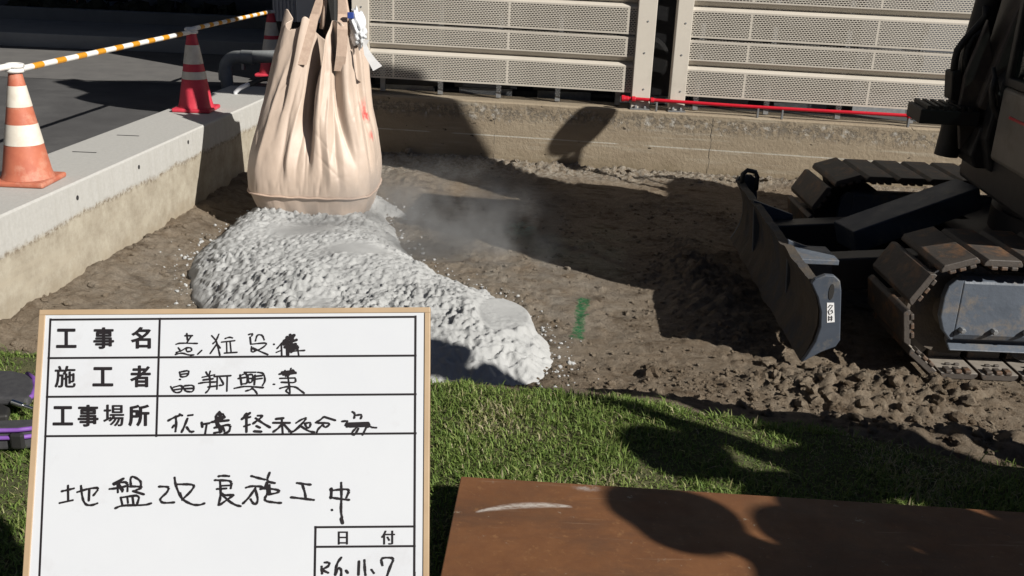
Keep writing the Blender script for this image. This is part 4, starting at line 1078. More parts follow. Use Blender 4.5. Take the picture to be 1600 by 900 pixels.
    # bucket curled back under the arm: shell with side plates
    outer = [(.05+.40*math.cos(a)+.28, .22+.40*math.sin(a)) for a in np.linspace(R(150), R(380), 18)]
    inner = [(.05+.365*math.cos(a)+.28, .22+.365*math.sin(a)) for a in np.linspace(R(380), R(150), 18)]
    mb.prism(outer+inner, 'y', -.36, .36); bu = mb.build('bucket', MAT['dark'], arm, bevel=.006)
    for yy_ in (-.375, .352):
        mb = MB(); mb.T = Matrix.Translation(tip); mb.prism(outer, 'y', yy_, yy_+.022); mb.build('side_plate', MAT['dark'], bu, bevel=.004)
    for k in range(5):
        mb = MB(); mb.T = Matrix.Translation(tip); mb.box((.68, -.33+k*.155, .32), (.74, -.27+k*.155, .50)); mb.build('tooth', MAT['mud'], bu, bevel=.006)
    c = at_y(516, 20, 7.75)
    mb = MB(); mb.box((c[0]-.055, 7.72, c[2]-.16), (c[0]+.055, 7.80, 1.75)); mb.build('lifting_hook', MAT['black'], arm, bevel=.02)
    # mirror on a bent stay at the far front corner of the house
    mb = U(MB()); mb.tube([(.20, -1.15, 1.12), (.34, -1.28, 1.40), (.36, -1.32, 1.55), (.42, -1.42, 1.85), (.46, -1.46, 2.05)], .026, 8); ms = mb.build('mirror_stay', MAT['black'], EX, smooth=True)
    mb = U(MB()); ol = []
    for k in range(20):
        a = k/20*6.2832; ol.append((-1.46+.17*math.cos(a)*(1+.15*math.cos(2*a)), 2.15+.21*math.sin(a)))
    mb.prism(ol, 'x', .42, .47); mb.build('mirror', MAT['black'], ms, bevel=.02)
    mb = U(MB()); mb.prism([(-1.46+.075*math.cos(k/14*6.2832)+.0, 1.72+.12*math.sin(k/14*6.2832)) for k in range(14)], 'x', .62, .65); mb.tube([(.44, -1.45, 1.92), (.55, -1.46, 1.82), (.62, -1.46, 1.74)], .014, 8); mb.build('mirror', MAT['black'], ms)
    mb = U(MB()); mb.tube([(.30, -1.24, 1.34), (.05, -1.2, 1.2), (-.1, -1.15, 1.13)], .02, 8); mb.build('stay_brace', MAT['black'], ms, smooth=True)
    mb = U(MB()); mb.tube([(-.3, -1.1, 1.58), (-.3, -1.1, 1.9), (-.5, -1.1, 1.92), (-.9, -1.1, 1.9), (-.9, -1.1, 1.58)], .02, 8); mb.build('handrail', MAT['black'], EX, smooth=True)
    return EX
excavator()

# ------------------------------------------------------------------ steel plate on the lawn
A = at_z(720, 744, .055); B_ = at_z(1600, 800, .055); u = (B_-A); u[2] = 0; u /= np.linalg.norm(u); v_ = np.array([u[1], -u[0], 0])
mb = MB(); q = [A, A+u*3.05, A+u*3.05+v_*1.5, A+v_*1.5]
mb.add([(p[0], p[1], .033) for p in q]+[(p[0], p[1], .055) for p in q], [(3,2,1,0),(4,5,6,7),(0,1,5,4),(1,2,6,5),(2,3,7,6),(3,0,4,7)])
tag(mb.build('steel_plate', MAT['plate'], bevel=.003), 'rusty brown steel road plate lying flat on the lawn', 'steel plate')
PA, PU, PV = A[:2], u[:2], v_[:2]

# ------------------------------------------------------------------ grass
def grass(n, x0, x1, y0, y1, seed, lmin=.018, lmax=.045):
    r = np.random.default_rng(seed)
    x = r.uniform(x0, x1, n); y = r.uniform(y0, y1, n)
    e = lawn_edge(np.clip(x, -3, 4.5)); tuft = fbm(x, y, .16, 3, 2)
    edge_n = .09*fbm(x, y*0, .15, 3, 6)
    keep = (y < e+.015+edge_n) & (x > LX(y)+.01)
    d = np.stack([x-PA[0], y-PA[1]], -1); a = d@PU; b_ = d@PV
    keep &= ~((a > .01) & (b_ > .01) & (a < 3.04) & (b_ < 1.49))
    keep &= ~((x > 1.15+.2*tuft) & (y > e-.16-.1*tuft) & (r.random(n) < .85))
    x, y, tuft, e = x[keep], y[keep], tuft[keep], e[keep]; n = len(x)
    L = r.uniform(lmin, lmax, n)*(.92+.75*tuft); L[r.random(n) < .01] *= 1.7
    az = r.uniform(0, 2*np.pi, n); tilt = np.abs(r.normal(.85, .4, n)); wd = r.uniform(.0014, .0028, n)
    dx, dy = np.cos(az), np.sin(az); px, py = -dy, dx
    z0 = -.025 - .05*sstep(.1, 0, e-y)
    V = np.zeros((n, 5, 3))
    for k, (s, wv_) in enumerate(((0, 1), (.55, .8))):
        h = L*s*np.cos(tilt*s*.8); o = L*s*np.sin(tilt*s)
        for j, sg in enumerate((-1, 1)):
            V[:, k*2+j, 0] = x+dx*o+px*wd*wv_*sg; V[:, k*2+j, 1] = y+dy*o+py*wd*wv_*sg; V[:, k*2+j, 2] = z0+h
    V[:, 4, 0] = x+dx*L*np.sin(tilt*1.2); V[:, 4, 1] = y+dy*L*np.sin(tilt*1.2); V[:, 4, 2] = z0+L*np.cos(tilt*1.1)
    dry = sstep(.05, .5, fbm(x, y, .45, 3, 5))
    tint = np.clip(r.normal(.38, .2, n)+.22*dry+.12*fbm(x, y, .15, 2, 1)+(r.random(n) < (.05+.20*dry))*.45, 0, 1)
    return V, tint
def add_grass():
    A1 = grass(150000, -2.4, 2.7, 1.9, 3.75, 1); A2 = grass(26000, -2.6, 4.2, -.6, 1.9, 2)
    V = np.concatenate([A1[0], A2[0]]); T = np.concatenate([A1[1], A2[1]]); n = len(V)
    b_ = np.arange(n)[:, None]*5
    # quads + degenerate-free tri written as two meshes worth of polys
    F3 = np.concatenate([b_+np.array([[0,1,3]]), b_+np.array([[0,3,2]]), b_+np.array([[2,3,4]])])
    o = npmesh('lawn_grass', V.reshape(-1, 3), F3, MAT['grass'])
    a = o.data.attributes.new('tint', 'FLOAT', 'POINT'); a.data.foreach_set('value', np.repeat(T, 5).astype(np.float32))
    tag(o, 'short green lawn grass with dry yellow blades mixed in', 'grass', kind='stuff')
add_grass()

# ------------------------------------------------------------------ tool bag on the lawn, left edge
def toolbag():
    t = thing('tool_bag', 'open black nylon tool bag with purple trim lying on the lawn at the left edge', 'tool bag', (-1.75, 2.95, 0))
    def rounded(px_pts, z): return [at_z(p[0], p[1], z)[:2] for p in px_pts]
    lid = [(-70,578),(-10,577),(20,578),(42,583),(52,592),(54,606),(48,619),(42,624),(10,621),(-70,617)]
    P = rounded(lid, .055); mb = MB(); mb.prism([tuple(p) for p in P], 'z', .022, .055); lo = mb.build('lid', MAT['toolbag'], t, bevel=.012, seg=3)
    path = [(-70,619),(10,622),(42,625),(50,619),(55,606),(53,592),(43,584)]
    mb = MB(); mb.tube([tuple(at_z(p[0], p[1], .045)) for p in path], .009, 8); mb.build('trim', MAT['purple'], lo, smooth=True)
    low = [(-70,656),(0,655),(30,654),(54,653),(57,659),(55,667),(30,670),(-10,671),(-70,672)]
    P = [at_z(p[0], p[1], .075)[:2] for p in low]; mb = MB(); mb.prism([tuple(p) for p in P], 'z', .0, .075); bo = mb.build('body', MAT['toolbag'], t, bevel=.012, seg=3)
    for zz in (.074, .048):
        mb = MB(); mb.tube([tuple(at_z(p[0], p[1], .075)*np.array([1,1,0])+np.array([0, -.006, zz])) for p in ((-70,672),(-10,671),(30,670),(55,667))], .007, 8); mb.build('trim', MAT['purple'], bo, smooth=True)
    c = at_z(28, 670, .075); mb = MB(); mb.box((c[0]-.022, c[1]-.02, .012), (c[0]+.022, c[1]-.004, .066)); mb.build('buckle', MAT['black'], bo, bevel=.008)
    mb = MB(); P = [at_z(p[0], p[1], .03) for p in ((-40,640),(-10,650),(12,648),(16,636),(4,630),(-30,628))]; mb.prism([tuple(p[:2]) for p in P], 'z', .002, .03); mb.build('inner_pocket', MAT['black'], t, bevel=.008)
    a, b_ = at_z(20, 628, .04), at_z(52, 639, .03)
    o = MB().tube([tuple(a), tuple(a*.45+b_*.55), tuple(a*.44+b_*.56), tuple(b_)], [.011, .011, .006, .006], 12).build('metal_tool', MAT['chrome'], smooth='auto')
    tag(o, 'small shiny metal tool resting at the mouth of the black bag', 'tool')
toolbag()

# ------------------------------------------------------------------ construction whiteboard
def whiteboard():
    g_ = lambda q, d: CAM+ray(*q)/(ray(*q)@Fv)*d
    TL, TR, BL = g_((62, 484), 1.52), g_((672, 480), 1.52), g_((40, 900), 1.462)
    ex = TR-TL; W = np.linalg.norm(ex); ex /= W; ey = BL-TL; ey -= ex*(ey@ex); ey /= np.linalg.norm(ey); nz = np.cross(ey, ex); nz = nz/np.linalg.norm(nz)
    if nz@(CAM-TL) < 0: nz = -nz
    Hh = .46
    def uv(px, py):
        d = ray(px, py); t_ = ((TL-CAM)@nz)/(d@nz); P = CAM+d*t_-TL; return float(P@ex), float(P@ey)
    w3 = lambda u_, v_, h: tuple(TL+ex*u_+ey*v_+nz*h)
    bot = TL+ex*W*.5+ey*Hh
    t = thing('construction_whiteboard', 'white construction notice board with beige frame and handwritten Japanese entries', 'whiteboard', bot)
    def slab(mb, u0, v0, u1, v1, h0, h1):
        mb.add([w3(u0,v0,h0), w3(u1,v0,h0), w3(u1,v1,h0), w3(u0,v1,h0), w3(u0,v0,h1), w3(u1,v0,h1), w3(u1,v1,h1), w3(u0,v1,h1)],
               [(0,3,2,1),(4,5,6,7),(0,1,5,4),(1,2,6,5),(2,3,7,6),(3,0,4,7)]); return mb
    slab(MB(), .006, .006, W-.006, Hh-.006, -.010, -.0005).build('panel', MAT['board_white'], t)
    fw = .0082
    for nm, a in (('f', (0,0,W,fw)), ('f', (0,Hh-fw,W,Hh)), ('f', (0,fw,fw*1.15,Hh-fw)), ('f', (W-fw,fw,W,Hh-fw))):
        slab(MB(), *a, -.014, .0012).build('frame_rail', MAT['board_frame'], t, bevel=.0008)
    # ruled lines
    mb = MB(); lw = .00155
    def line(a, b_, wdt=lw):
        (u0, v0), (u1, v1) = uv(*a), uv(*b_); d = np.array([u1-u0, v1-v0]); L = np.hypot(*d); d /= L; n_ = np.array([-d[1], d[0]])*wdt
        d *= wdt
        c = [(u0-d[0]+n_[0], v0-d[1]+n_[1]), (u1+d[0]+n_[0], v1+d[1]+n_[1]), (u1+d[0]-n_[0], v1+d[1]-n_[1]), (u0-d[0]-n_[0], v0-d[1]-n_[1])]
        k = line.k; line.k += 1
        mb.add([w3(p[0], p[1], .0001+k*2e-5) for p in c], [(0,1,2,3)])
    line.k = 0
    for a, b_ in (((79,499.5),(649.5,495)), ((76,559.5),(649.5,555.5)), ((73.5,620),(649.5,616)), ((71,681.5),(649.5,677)), ((79,499),(57,1010)), ((649.5,494.5),(647.5,900)), ((250,498),(244.5,681)), ((493,823.7),(648,822.5)), ((492.7,854.4),(648,853.2)), ((493.3,823.5),(491.5,930)), ((648,895),(647.3,930))):
        line(a, b_)
    mb.build('ruled_lines', MAT['ink'], t, recalc=False)
    # printed headings
    mb = MB()
    boxes = [('工',88.2,513,120,544),('事',146.4,511,178.6,545.5),('名',205,510.5,236.3,545),('施',85.7,571,118.7,606),('工',145,573,177.4,604),('者',203.8,570.5,236,605.5),
             ('工',82.8,634,114.6,665),('事',122,632,154.4,667),('場',162,631.6,194.5,666.5),('所',201,631.6,234,666.5),('日',528.5,830,544,851),('付',596,828.5,617.5,851)]
    dg = bpy.context.evaluated_depsgraph_get()
    for ch, x0, y0, x1, y1 in boxes:
        cu = bpy.data.curves.new('glyph', 'FONT'); cu.body = ch; cu.offset = {'施': 0.0, '場': 0.0, '日': .006, '付': .006}.get(ch, .014); cu.resolution_u = 3
        to = bpy.data.objects.new('glyph', cu); COL.objects.link(to); bpy.context.view_layer.update()
        me = to.evaluated_get(bpy.context.evaluated_depsgraph_get()).to_mesh()
        V = np.array([v.co[:] for v in me.vertices]); Fs = [tuple(p.vertices) for p in me.polygons]
        if len(V):
            mn, mx_ = V.min(0), V.max(0)
            mb = MB(); bw = .75 if ch not in '日付' else .35
            for q_, (ox, oy) in enumerate(((-bw, 0), (bw, 0), (0, -bw*.5), (0, bw*.5))):
                out = []
                for p in V:
                    a = (p[0]-mn[0])/(mx_[0]-mn[0]); b_ = 1-(p[1]-mn[1])/(mx_[1]-mn[1])
                    out.append(w3(*uv(x0+bw+(x1-x0-2*bw)*a+ox, y0+bw+(y1-y0-2*bw)*b_+oy), .0006+q_*3e-5))
                mb.add(out, Fs)
            mb.build('printed_character', MAT['ink'], t, recalc=False)
        bpy.data.objects.remove(to); bpy.data.curves.remove(cu)
    # handwriting
    mb = MB(); hk = [0]
    def stroke(pts, wpx):
        nonlocal mb; wpx *= 1.15
        q = [np.array(uv(*p)) for p in pts]; r_ = wpx*.5*.00097
        # smooth with Catmull-Rom
        if len(q) > 2:
            s_ = [q[0]]
            for i in range(len(q)-1):
                p0, p1, p2, p3 = q[max(i-1,0)], q[i], q[i+1], q[min(i+2,len(q)-1)]
                for k in (.25, .5, .75, 1.0):
                    c = .5*((2*p1)+(-p0+p2)*k*.7+(2*p0-5*p1+4*p2-p3)*k*k*.7+(-p0+3*p1-3*p2+p3)*k**3*.7)
                    lin = p1+(p2-p1)*k; s_.append(.5*c+.5*lin)
            q = s_
        h = .0004+hk[0]*2e-6; hk[0] += 1
        for i in range(len(q)-1):
            d = q[i+1]-q[i]; L = np.hypot(*d)
            if L < 1e-7: continue
            d /= L; n_ = np.array([-d[1], d[0]])
            rr = r_*(1+.18*math.sin(i*1.3+hk[0]))
            c = [q[i]+n_*rr, q[i+1]+n_*rr, q[i+1]-n_*rr, q[i]-n_*rr]
            mb.add([w3(p[0], p[1], h) for p in c], [(0,1,2,3)])
        for i, p in enumerate(q):
            if i % 4 and i != len(q)-1: continue
            mb.add([w3(p[0]+r_*math.cos(k*.785), p[1]+r_*math.sin(k*.785), h+1e-6) for k in range(8)], [tuple(range(8))])
    def S(ox, oy, k, wpx, *strokes):
        for s_ in strokes: stroke([(ox+a/k, oy+b_/k) for a, b_ in s_], wpx)
    # row 1
    S(240, 490, 4.5, 2.1,
      [(235,140),(240,185)], [(222,155),(275,155)], [(265,160),(235,205)], [(160,215),(190,207),(330,210)], [(175,240),(190,262),(155,276)], [(190,265),(228,242)],
      [(230,240),(265,240),(270,262),(235,268),(230,242)], [(155,287),(200,276),(250,291),(290,290)], [(312,285),(340,258)],
      [(410,155),(442,190)], [(460,145),(442,188),(415,215)], [(440,185),(455,240),(470,302)], [(400,280),(445,215)], [(450,218),(470,242)], [(505,175),(535,165),(560,172)],
      [(480,200),(572,190)], [(515,200),(517,272)], [(540,200),(547,272)], [(500,277),(588,272)],
      [(670,147),(700,140),(690,160)], [(680,165),(685,212)], [(718,192),(730,150),(765,150),(782,190)], [(685,215),(800,205),(770,240),(690,275)], [(690,232),(690,270),(720,262),(695,242)], [(700,240),(750,265),(815,292)],
      [(846,214),(850,217)], [(870,245),(900,210),(925,190)], [(900,215),(903,298)], [(865,272),(890,262)], [(945,270),(1000,262),(1075,258)], [(1012,225),(1022,292)], [(930,240),(1020,225),(1010,262)])
    S(240, 490, 4.5, 4.2, [(918,195),(990,152)], [(940,165),(945,290)], [(962,150),(970,268)], [(985,155),(955,265)], [(918,215),(1005,185)], [(925,235),(1000,215)], [(945,255),(1010,240)])
    mb.build('handwritten_line', MAT['ink'], t, recalc=False); mb = MB()
    # row 2
    S(240, 490, 4.5, 2.3,
      [(185,410),(192,445),(237,440),(252,400),(187,410)], [(192,427),(240,421)], [(185,462),(190,463)], [(122,513),(150,555),(197,550),(202,503),(130,520)], [(145,536),(200,528)], [(205,510),(225,545),(278,550),(285,503),(207,508)], [(213,528),(278,525)],
      [(370,410),(382,432)], [(400,405),(390,440)], [(345,447),(430,430)], [(320,490),(370,482),(450,480)], [(395,438),(400,500),(390,535),(365,560)], [(350,466),(420,458)], [(428,442),(545,436)], [(450,440),(447,530)], [(468,450),(497,500),(460,505)], [(520,440),(517,544)], [(385,515),(450,508)],
      [(610,430),(620,500)], [(597,456),(650,448)], [(625,430),(655,420),(662,488),(625,495)], [(640,412),(720,412)], [(665,430),(700,428),(695,480),(670,485),(665,432)], [(672,456),(700,455)], [(715,432),(710,500)], [(720,440),(767,435)], [(722,460),(765,455)], [(735,412),(775,420),(787,470),(765,510)], [(570,525),(650,510),(795,522)], [(700,520),(682,535),(645,545)], [(695,525),(715,540),(732,566)],
      [(885,425),(985,410)], [(925,400),(932,440)], [(968,385),(955,432)], [(980,395),(1003,420)], [(890,455),(995,452)], [(900,482),(998,485),(1000,455)], [(945,430),(955,500),(962,562)], [(890,525),(940,512),(1000,515),(1035,540),(1065,562)], [(952,520),(930,545),(965,565)], [(845,496),(852,497)])
    S(240, 490, 4.5, 3.4, [(905,412),(985,402)], [(915,428),(1000,415)])
    mb.build('handwritten_line', MAT['ink'], t, recalc=False); mb = MB()
    # row 3
    S(240, 490, 4.5, 3.0,
      [(105,752),(150,728),(190,715)], [(157,722),(162,770),(155,838)], [(145,785),(135,800)], [(185,707),(203,716)], [(245,716),(276,712)], [(240,738),(215,800),(197,838)], [(235,798),(260,832),(286,828)],
      [(340,765),(345,797)], [(345,778),(395,770)], [(376,775),(365,842)],
      [(465,690),(450,705)], [(445,712),(495,705),(490,742),(420,757)], [(410,762),(530,750)], [(440,720),(450,800)], [(430,802),(540,778),(535,828),(495,842)], [(428,838),(480,830)], [(460,795),(470,835)], [(488,790),(500,825)],
      [(655,702),(632,735),(690,725)], [(622,742),(680,698)], [(655,742),(655,832)], [(640,792),(678,780)], [(735,717),(772,720),(690,782)], [(720,735),(770,770),(830,805)], [(725,790),(750,802)], [(708,827),(760,830)],
      [(862,740),(915,735)], [(843,767),(960,768)], [(903,735),(910,842)], [(905,775),(880,805),(838,835)], [(915,775),(970,835)])
    S(240, 490, 4.5, 4.0, [(450,735),(500,728)], [(445,765),(480,815)], [(470,700),(475,750)])
    S(440, 490, 4.5, 2.6,
      [(105,768),(140,745),(178,732),(150,770),(85,828)], [(55,830),(90,828),(135,790)], [(130,785),(190,825),(240,835)], [(165,772),(207,765),(200,800),(180,802),(166,776)],
      [(300,725),(270,750),(238,768),(345,770),(312,802),(288,780)], [(300,725),(380,750)], [(290,782),(260,810),(248,838)],
      [(500,690),(517,702),(512,740)], [(520,715),(567,710),(557,742)], [(428,757),(470,755),(447,790),(500,775)], [(460,795),(560,772),(622,770),(610,802)], [(540,790),(510,820),(495,842),(515,855),(547,800)], [(600,795),(572,852)], [(622,792),(640,800)], [(645,800),(668,802)])
    S(440, 490, 4.5, 4.0, [(470,775),(610,770)], [(480,790),(600,785)])
    mb.build('handwritten_line', MAT['ink'], t, recalc=False); mb = MB()
    # title line
    S(80, 720, 6.154, 2.9,
      [(105,292),(160,280),(232,262)], [(165,238),(167,385)], [(85,405),(210,378)], [(255,300),(360,268),(465,258),(400,345)], [(290,240),(300,330),(315,390),(345,425),(400,425),(455,405)], [(370,275),(365,382)],
      [(700,170),(600,220)], [(605,222),(735,200),(737,308)], [(640,215),(645,302)], [(565,270),(640,262),(735,240)], [(658,225),(688,295)], [(770,240),(765,172),(785,148),(840,175),(868,205),(865,240)], [(760,245),(890,250),(780,298)], [(790,290),(895,322)], [(672,352),(690,430)], [(680,352),(850,330),(828,425)], [(735,345),(742,402)], [(785,340),(795,418)], [(620,455),(690,428),(900,425),(975,405)],
      [(1040,247),(1135,250),(1120,300),(1060,355),(1050,378),(1080,405),(1205,398)], [(1190,160),(1200,230),(1240,330),(1280,380),(1360,420),(1430,425),(1485,405)], [(1215,225),(1340,225),(1382,240),(1340,300),(1258,378)], [(1245,310),(1265,375)])
    S(80, 720, 6.154, 4.0, [(690,175),(610,225)], [(645,225),(690,280)])
    mb.build('handwritten_line', MAT['ink'], t, recalc=False); mb = MB()
    S(320, 720, 6.154, 2.9,
      [(135,148),(180,142),(247,148)], [(100,185),(170,187),(260,195),(252,275)], [(150,195),(157,300),(150,370),(133,432),(230,365),(288,325)], [(155,240),(250,235)], [(120,270),(210,265)], [(165,312),(195,330),(288,325)], [(160,315),(240,390),(300,425),(356,438)],
      [(450,145),(520,165),(592,182)], [(400,257),(450,243),(540,245),(582,265)], [(490,262),(430,350),(360,420)], [(487,265),(515,370),(495,420),(465,405),(440,362)], [(627,113),(600,195),(690,217)], [(602,205),(580,268)], [(538,270),(600,265),(690,275),(725,290),(690,310),(602,325)], [(625,232),(630,320)], [(605,215),(608,310),(582,355),(580,375),(605,390),(690,402),(745,405)],
      [(890,212),(960,222),(1032,230)], [(942,230),(965,300),(975,362)], [(832,350),(940,362),(1072,378)],
      [(1222,265),(1218,355)], [(1220,285),(1300,275),(1395,275),(1360,365)], [(1210,350),(1300,365),(1407,377)], [(1315,210),(1318,350),(1312,480),(1325,560)], [(1225,470),(1228,474)])
    S(320, 720, 6.154, 4.0, [(1315,555),(1328,598)], [(1220,268),(1216,280)], [(1216,345),(1216,355)])
    mb.build('handwritten_line', MAT['ink'], t, recalc=False); mb = MB()
    # date
    S(480, 810, 8, 2.9,
      [(185,600),(187,650),(192,695)], [(225,550),(265,548),(285,562),(265,600),(190,640),(280,685)], [(430,488),(385,550),(360,630),(355,720)], [(362,690),(385,630),(412,615),(432,650),(428,725)], [(490,650),(512,680)],
      [(652,535),(645,705)], [(720,520),(725,640),(735,720)], [(808,640),(838,682)], [(945,585),(928,512),(960,490),(1088,495),(1040,610),(995,740)])
    mb.build('handwritten_line', MAT['ink'], t, recalc=False)
    # easel legs holding the board above the lawn
    bu = [w3(W*.18, Hh-.004, -.03), w3(W*.82, Hh-.004, -.03)]
    for i, k in enumerate((.18, .82)):
        p0 = np.array(w3(W*k, .12, -.026)); p1 = np.array(w3(W*k, Hh, -.026)); d = p1-p0; e = p0+d*((-.02-p0[2])/d[2])
        MB().tube([tuple(p0), tuple(e)], .011, 8).build('easel_leg', MAT['wood'], t)
    p0 = np.array(w3(W*.5, .14, -.026)); MB().tube([tuple(p0), (p0[0], p0[1]+.45, -.02)], .011, 8).build('easel_leg', MAT['wood'], t)
    slab(MB(), W*.1, .13, W*.9, .155, -.034, -.0145).build('easel_crossbar', MAT['wood'], t)
    slab(MB(), W*.08, Hh+.002, W*.92, Hh+.02, -.04, .015).build('easel_ledge', MAT['wood'], t)
whiteboard()

# ------------------------------------------------------------------ unseen workers right of the view, the extra ones added to fill shadows
def person(base, face, label, wear, arms, H=1.72, spread=.12):
    t = thing('person', label, 'person', base, 'workers standing on the lawn right of the view')
    fx, fy = math.cos(face), math.sin(face); rx, ry = fy, -fx           # right hand side
    def P(r_, f_, z): return (r_*rx+f_*fx, r_*ry+f_*fy, z)
    J = {}; E = []; Rr = {}
    def j(n, p, r_): J[n] = p; Rr[n] = r_
    k = H/1.72
    j('pelvis', P(0,0,.93*k), (.155,.11)); j('waist', P(0,.01,1.08*k), (.165,.125)); j('chest', P(0,.01,1.28*k), (.185,.13)); j('neckb', P(0,0,1.43*k), (.085,.075)); j('neck', P(0,.01,1.49*k), (.055,.055))
    j('head', P(0,.025,1.58*k), (.075,.088)); j('crown', P(0,.02,1.68*k), (.06,.07))
    E += [('pelvis','waist'),('waist','chest'),('chest','neckb'),('neckb','neck'),('neck','head'),('head','crown')]
    for s, nm in ((1,'r'),(-1,'l')):
        j('hip'+nm, P(s*.09,0,.86*k), (.10,.105)); j('knee'+nm, P(s*(.09+spread*.4),.02,.48*k), (.078,.085)); j('ank'+nm, P(s*(.09+spread*.7),-.02,.09*k), (.042,.045)); j('toe'+nm, P(s*(.11+spread*.7),.17,.035), (.04,.03))
        E += [('pelvis','hip'+nm),('hip'+nm,'knee'+nm),('knee'+nm,'ank'+nm),('ank'+nm,'toe'+nm)]
        sh, el, wr = arms[nm]
        j('sh'+nm, P(s*.185,0,1.39*k), (.062,.062)); j('el'+nm, P(*el), (.056,.056)); j('wr'+nm, P(*wr), (.036,.04))
        d = (Vector(P(*wr))-Vector(P(*el))).normalized(); hd = Vector(P(*wr))+d*.075
        j('hand'+nm, tuple(hd), (.038,.022))
        E += [('neckb','sh'+nm),('sh'+nm,'el'+nm),('el'+nm,'wr'+nm),('wr'+nm,'hand'+nm)]
        side = Vector(P(1,0,0)); up_ = d.cross(side).normalized() if d.cross(side).length > .1 else Vector((0,0,1)); sd = up_.cross(d).normalized()
        for q in range(4):
            o = sd*((q-1.5)*.021); l_ = (.07,.082,.078,.062)[q]
            j(f'f{q}a'+nm, tuple(hd+o+d*.03), (.0095,.0095)); j(f'f{q}b'+nm, tuple(hd+o+d*(.03+l_*.5)+up_*.008), (.009,.009)); j(f'f{q}c'+nm, tuple(hd+o+d*(.03+l_*.85)+up_*.028), (.0075,.0075))
            E += [('hand'+nm,f'f{q}a'+nm),(f'f{q}a'+nm,f'f{q}b'+nm),(f'f{q}b'+nm,f'f{q}c'+nm)]
        j('tha'+nm, tuple(hd+sd*.045-d*.01), (.011,.011)); j('thb'+nm, tuple(hd+sd*.062+d*.035), (.009,.009)); E += [('hand'+nm,'tha'+nm),('tha'+nm,'thb'+nm)]
    names = list(J); idx = {n_: i for i, n_ in enumerate(names)}
    me = bpy.data.meshes.new('b'); me.from_pydata([J[n_] for n_ in names], [(idx[a], idx[b_]) for a, b_ in E], [])
    o = bpy.data.objects.new('b', me); COL.objects.link(o)
    sk = o.modifiers.new('skin', 'SKIN'); sk.use_smooth_shade = True
    for n_ in names:
        me.skin_vertices[0].data[idx[n_]].radius = Rr[n_]
    me.skin_vertices[0].data[idx['pelvis']].use_root = True
    ss = o.modifiers.new('sub', 'SUBSURF'); ss.levels = 2; ss.render_levels = 2
    bpy.context.view_layer.update(); dg_ = bpy.context.evaluated_depsgraph_get()
    m2 = bpy.data.meshes.new_from_object(o.evaluated_get(dg_)); bpy.data.objects.remove(o)
    m2.name = 'person_body'
    b_ = link('body', m2, [wear, MAT['skin'], MAT['boot']], t, smooth=True)
    hands = [Vector(J['hand'+n_]) for n_ in 'rl']
    for p in m2.polygons:
        c = p.center
        if c.z > 1.475*k or min((c-h).length for h in hands) < .13 and min((c-h).length for h in hands) < min((c-Vector(J['wr'+n_])).length for n_ in 'rl')+.02: p.material_index = 1
        elif c.z < .13: p.material_index = 2
    # face
    def sph(nm, p, s_, m_):
        bm = bmesh.new(); bmesh.ops.create_uvsphere(bm, u_segments=14, v_segments=10, radius=1)
        for v in bm.verts: v.co = Vector(P(v.co.x*s_[0]+p[0], v.co.y*s_[1]+p[1], v.co.z*s_[2]+p[2]))
        me_ = bpy.data.meshes.new(nm); bm.to_mesh(me_); bm.free(); return link(nm, me_, m_, t, smooth=True)
    hz = 1.585*k
    sph('nose', (0,.118,hz-.01), (.014,.016,.024), MAT['skin'])
    for s in (-1, 1):
        sph('eye', (s*.031,.099,hz+.018), (.012,.009,.008), MAT['whitepaint']); sph('ear', (s*.082,.02,hz), (.012,.022,.032), MAT['skin'])
    sph('mouth', (0,.106,hz-.052), (.022,.008,.005), MAT['boot'])
    mb = MB(); ring = []
    prof = [(.150,.0),(.152,.008),(.128,.012),(.126,.05),(.11,.095),(.075,.125),(.03,.138),(.001,.14)]
    vv, ff = [], []; n_ = 28
    for r_, h in prof:
        for q in range(n_):
            a = q/n_*6.2832; br = 1.0 + (.16*max(0, math.sin(a)) if h < .01 else 0)
            vv.append(P(r_*math.cos(a), r_*1.12*math.sin(a)*br+.02, hz+.045+h))
    for i in range(len(prof)-1):
        for q in range(n_): ff.append((i*n_+q, i*n_+(q+1) % n_, (i+1)*n_+(q+1) % n_, (i+1)*n_+q))
    ff.append(tuple(range(n_-1, -1, -1)))
    mb.add([tuple(Vector(v)+Vector(base)) for v in vv], ff); mb.build('helmet', MAT['helmet'], t, smooth='auto')
    return t, lambda r_, f_, z: tuple(Vector(P(r_, f_, z))+Vector(base))
sd = np.array([-.8, .6]); sc_ = np.array([.6, .8])
def spot(c, s): return tuple(c*sc_+s*sd)+(0.0,)
FACE = math.atan2(.75, -.66)      # towards the work
down = {'r': (0, (.26,.02,1.12), (.27,.10,.86)), 'l': (0, (-.26,.02,1.12), (-.27,.10,.86))}
person(spot(2.22, -1.58), FACE, 'person in navy workwear and white helmet, hands held together in front, nearest the steel plate', MAT['workwear'], {'r': (0, (.40,-.06,1.22), (.24,.20,1.08)), 'l': (0, (-.33,-.04,1.18), (-.22,.18,1.05))}, H=1.80)
t, PP = person(spot(2.67, -1.33), FACE, 'person in grey workwear raising one arm straight up as a signal', MAT['workgrey'], {'r': (0, (.20,.02,1.66), (.165,.04,1.95)), 'l': (0, (-.225,-.0,1.13), (-.20,.08,.88))})
person(spot(2.40, -1.93), FACE+.1, 'person in grey workwear and white helmet added behind the other workers to fill their shadow', MAT['workgrey'], down, H=1.78)  # filler figure out of view, placed for its shade on the plate
person(spot(2.94, -1.9), FACE+.55, 'person in navy workwear added half turned behind the worker with a raised arm to fill the shadow', MAT['workwear'], down, H=1.78)  # another unseen figure, closing a gap in the plate shadow
h0 = PP(.16, .07, 2.02); h1 = PP(.20, .02, 2.42)
bt = thing('signal_baton', 'short red signal baton held upright in a raised hand', 'baton', h0)
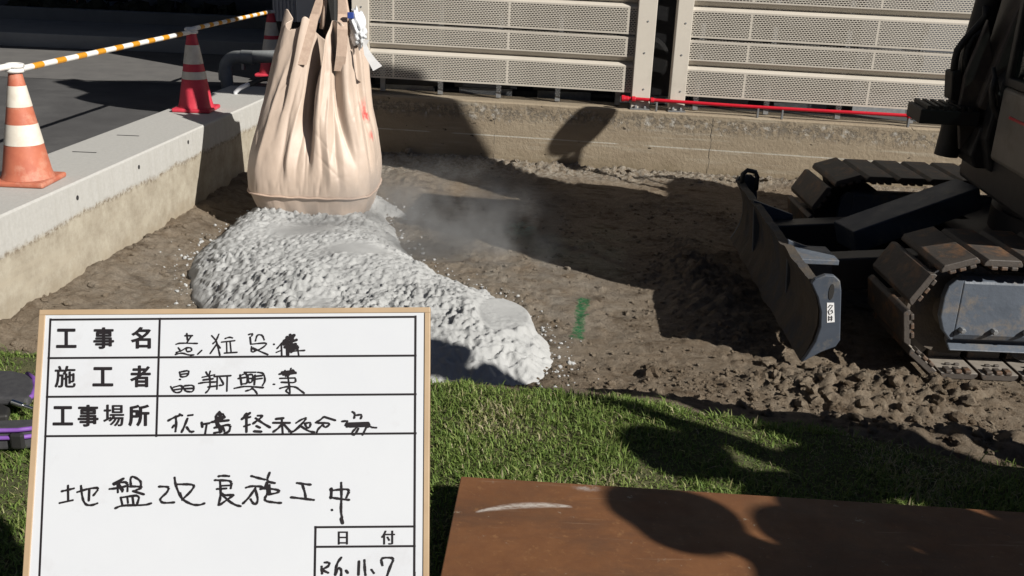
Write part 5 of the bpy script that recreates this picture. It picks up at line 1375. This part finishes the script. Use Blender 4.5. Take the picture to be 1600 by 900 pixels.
MB().tube([h0, tuple(Vector(h0)*.72+Vector(h1)*.28)], .018, 10).build('grip', MAT['black'], bt); MB().tube([tuple(Vector(h0)*.72+Vector(h1)*.28), h1], [.026, .022], 12).build('red_tube', MAT['redpipe'], bt)
person(spot(3.20, -.95), FACE+1.0, 'person in grey workwear added with legs apart between the raised arm and the pit edge to shade the lawn', MAT['workgrey'], {'r': (0, (.24,.0,1.13), (.22,.10,.88)), 'l': (0, (-.24,0,1.13), (-.22,.10,.88))}, H=1.74, spread=.3)  # unseen figure put in to darken the lawn band with its shadow
t_ = at_z(735, 548, -.42); b_ = t_ + SUN*((1.62+.42)/.64)
person((b_[0], b_[1], 0.0), FACE+.9, 'person in navy workwear standing sideways closest to the pit edge', MAT['workwear'], down)

# ------------------------------------------------------------------ cement dust in the air
def dust():
    c = at_z(690, 350, -.35)
    bm = bmesh.new(); bmesh.ops.create_icosphere(bm, subdivisions=4, radius=1)
    c0 = at_y(678, 362, 7.0)
    for v in bm.verts:
        v.co = Vector((c0[0]+v.co.x*1.3, c0[1]+v.co.y*.8, c0[2]+.02+v.co.z*.60))
    me = bpy.data.meshes.new('dust_cloud'); bm.to_mesh(me); bm.free()
    m = bpy.data.materials.new('dust_air'); m.use_nodes = True; t = m.node_tree; t.nodes.clear()
    out = t.nodes.new('ShaderNodeOutputMaterial'); pv = t.nodes.new('ShaderNodeVolumePrincipled')
    pv.inputs['Color'].default_value = (.93,.94,.95,1); pv.inputs['Anisotropy'].default_value = .2
    p = worldpos(t)
    n = noise(t, mapping(t, p, (1, 1, 1.0)), 2.9, 5, .6, .45, .78)
    d = t.nodes.new('ShaderNodeVectorMath'); d.operation = 'SUBTRACT'; t.links.new(p, d.inputs[0]); d.inputs[1].default_value = (c0[0], c0[1], c0[2]+.02)
    s_ = t.nodes.new('ShaderNodeVectorMath'); s_.operation = 'DIVIDE'; t.links.new(d.outputs[0], s_.inputs[0]); s_.inputs[1].default_value = (1.3,.8,.6)
    l = t.nodes.new('ShaderNodeVectorMath'); l.operation = 'LENGTH'; t.links.new(s_.outputs[0], l.inputs[0])
    f = mrange(t, l.outputs['Value'], .25, 1.0, 1, 0, True)
    t.links.new(math_(t, 'MULTIPLY', math_(t, 'MULTIPLY', n, f), 5.0), pv.inputs['Density'])
    t.links.new(pv.outputs[0], out.inputs['Volume'])
    o = link('dust_cloud', me, m)
    tag(o, 'thin pale cement dust drifting beside the bulk bag', 'dust', kind='stuff')
dust()

for o in bpy.data.objects:
    if '_w' in o: del o['_w']
